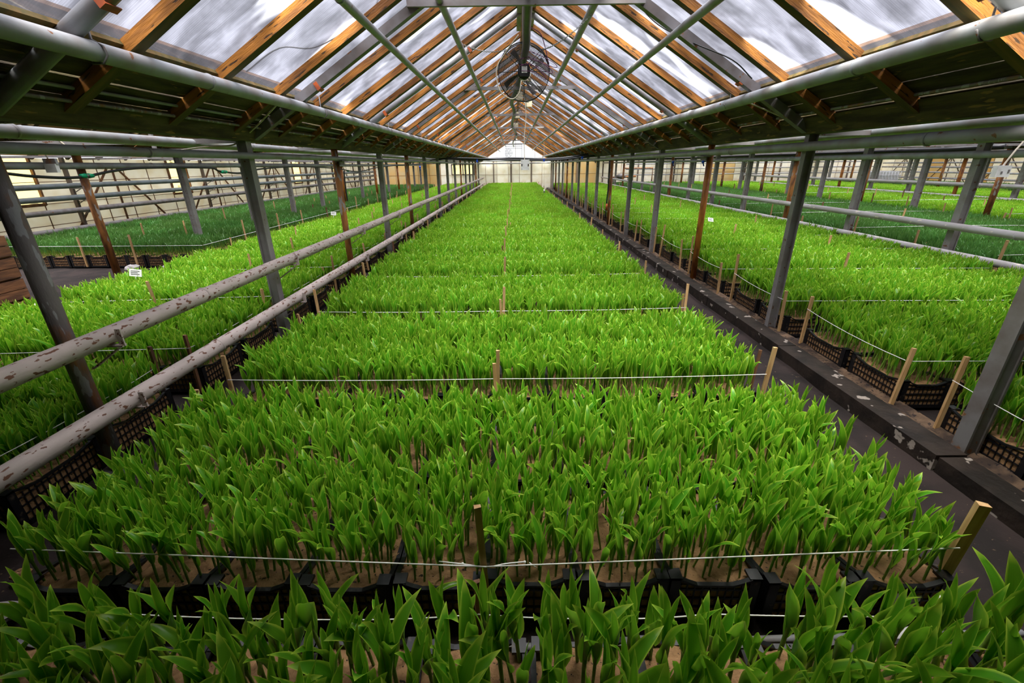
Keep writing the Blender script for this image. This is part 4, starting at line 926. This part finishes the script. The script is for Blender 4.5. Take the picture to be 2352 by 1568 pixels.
# foreground odds and ends
tag(MB().tube(catm([(-.35, 1.24, .03), (-.1, 1.245, .032), (.3, 1.25, .03), (.7, 1.26, .03), (1.2, 1.28, .03), (2.2, 1.3, .03)], 6), .016, 10).build('hose', 'grey_pipe', smooth=True), 'grey blue hose on the soil in front of the central crates', 'hose')
tag(MB().tube(catm([(1.70, 1.25, .32), (1.725, 1.245, .25), (1.69, 1.24, .17), (1.61, 1.235, .12), (1.56, 1.23, .06)], 6), [.004] + [.02] * 23 + [.008], 10).build('pipe_offcut', 'white_plastic', smooth=True), 'curved white plastic offcut by the right front corner crate', 'plastic')
pp = empty('paper_note', (1.67, 1.352, .15), 'crumpled handwritten paper tag on the front crate near the right corner', 'tag')
q = MB(); 
for i in range(7):
    for j in range(5): q.v.append((-.075 + .15 * i / 6 + .01 * j / 4, -.004 * math.sin(i * 2.1) - .003 * math.cos(j * 2), -.06 + .11 * j / 4 + .01 * math.sin(i)))
for i in range(6):
    for j in range(4): a = i * 5 + j; q.f.append((a, a + 5, a + 6, a + 1))
q.build('sheet', 'paper', pp, True)
b = MB(); rr_ = random.Random(2)
for i in range(3):
    pts = [(-.05 + .012 * j, -.012, .02 - .025 * i + rr_.uniform(-.004, .004)) for j in range(9)]; b.tube(pts, .0009, 4)
b.build('handwriting', 'black_rubber', pp)
for i, (x, y, z, rx, lb) in enumerate(((-5.35, 6.05, .60, .2, 'small white lettered tag in the left bed near its back corner'), (-5.4, 4.75, .52, .9, 'white plastic tag at the left edge of the left bed'), (-5.6, 14.0, .62, .2, 'small white tag further back on the left bed edge'),
                                       (14.2, 14.4, .62, .2, 'white tag in the third bed to the right'), (5.0, 11.5, .60, .5, 'white tag inside the right bed'), (8.2, 13.5, .66, .2, 'white tag just beyond the right rails'), (15.8, 24.0, .62, .2, 'white tag far back in the third bed to the right'))):
    o = MB().box(-.075, -.004, -.05, .075, .004, .05).build('plant_tag', 'white_plastic'); o.location = (x, y, z); o.rotation_euler = (-rx, .15, .2); tag(o, lb, 'tag')
    b = MB(); [b.box(-.055, -.0055, .02 - .022 * k, .05 - .02 * (k % 2), -.0042, .028 - .022 * k) for k in range(3)]; b.build('print', 'black_rubber', o)
    MB().box(-.004, -.002, -.40, .004, .002, -.04).build('tag_stem', 'white_plastic', o)
# rubble near the left front corner and pebbles
def stone(x, y, z, s_, label, m='grey_stone', seed=0):
    r = random.Random(seed); b = MB().sphere((0, 0, 0), s_, 8, 5, (1.3, .9, .6)); b.v = [(a + r.uniform(-.15, .15) * s_, c + r.uniform(-.15, .15) * s_, d + r.uniform(-.1, .1) * s_) for a, c, d in b.v]
    o = b.build('stone', m); o.location = (x, y, z); return tag(o, label, 'stone')
stone(-2.42, 1.40, .04, .07, 'pale lump of rubble by the left front corner stake', seed=1)
stone(-2.55, 1.62, .03, .04, 'small brown stone near the pale rubble', 'sand', 2)
stone(-7.95, 8.95, .06, .11, 'pale stone before the dark left bed, left of the rusty post', seed=3)
stone(-7.2, 8.95, .06, .10, 'pale stone before the dark left bed, right of the rusty post', seed=4)
stone(-.93, 1.20, .03, .05, 'whitish stone between foreground tulips and the crates', seed=5)
stone(2.28, 1.72, .012, .018, 'tiny white pebble on the path', seed=6)
# stacked wooden boxes at the far left edge
for k in range(4):
    o = empty('wooden_box', (-7.25, 5.35, .29 * k), 'brown slatted wooden box at the left edge, %s' % ('lowest of the stack', 'second from the bottom of the stack', 'third from the bottom of the stack', 'topmost of the stack')[k], 'box', 'stacked wooden boxes')
    for j in range(2):
        MB().box(.42, -.55, .02 + j * .135, .44, .55, .145 + j * .135).build('slat', 'box_wood', o); MB().box(-.5, -.57, .02 + j * .135, .42, -.55, .145 + j * .135).build('slat', 'box_wood', o); MB().box(-.5, .55, .02 + j * .135, .42, .57, .145 + j * .135).build('slat', 'box_wood', o)
    for x in (-.48, .36):
        for yy in (-.53, .48): MB().box(x, yy, 0, x + .05, yy + .05, .285).build('corner_block', 'box_wood', o)
    MB().box(-.5, -.55, .0, .42, .55, .015).build('bottom', 'box_wood', o)
# water tank in a cage
ib = empty('water_tank', (28.0, 35.6, 0), 'caged white water tank by the far right corner', 'tank')
MB().box(-.85, -.5, .15, .85, .5, 1.15).build('bladder', 'tank_white', ib)
b = MB()
for i in range(9): x = -.9 + 1.8 * i / 8; b.tube([(x, -.55, .12), (x, -.55, 1.2)], .02, 5); b.tube([(x, .55, .12), (x, .55, 1.2)], .02, 5)
for z in (.15, .4, .65, .9, 1.18): b.tube([(-.9, -.55, z), (.9, -.55, z), (.9, .55, z), (-.9, .55, z)], .02, 5, closed=True)
b.build('cage', 'grey_pipe', ib, True); MB().box(-.92, -.57, 0, .92, .57, .12).build('pallet', 'box_wood', ib)
vb = empty('pump', (8.6, 37.6, .9), 'rusty valve and pump assembly by the far wall right of the centre', 'pump')
MB().sphere((0, 0, .1), .26, 12, 8, (1.5, .8, .8)).build('body', 'steel_dark', vb, True); b = MB().tube([(-.9, 0, .0), (1.2, 0, .1)], .08, 8).tube([(.2, 0, .1), (.2, 0, 1.1)], .07, 8).tube([(.2, 0, .7), (2.5, 0, .7), (2.5, 0, -.3)], .05, 8); b.build('pipework', 'rust_paint', vb, True)
b = MB()
for x in (-.6, .6): b.box(x - .05, -.05, -.9, x + .05, .05, 0)
b.build('stand', 'steel_dark', vb)
print('all done', len(S.objects))

for o in S.objects:
    l_ = o.get('label')
    if l_ and len(l_.replace('-', ' ').split()) > 16: print('LONG', o.name, l_)
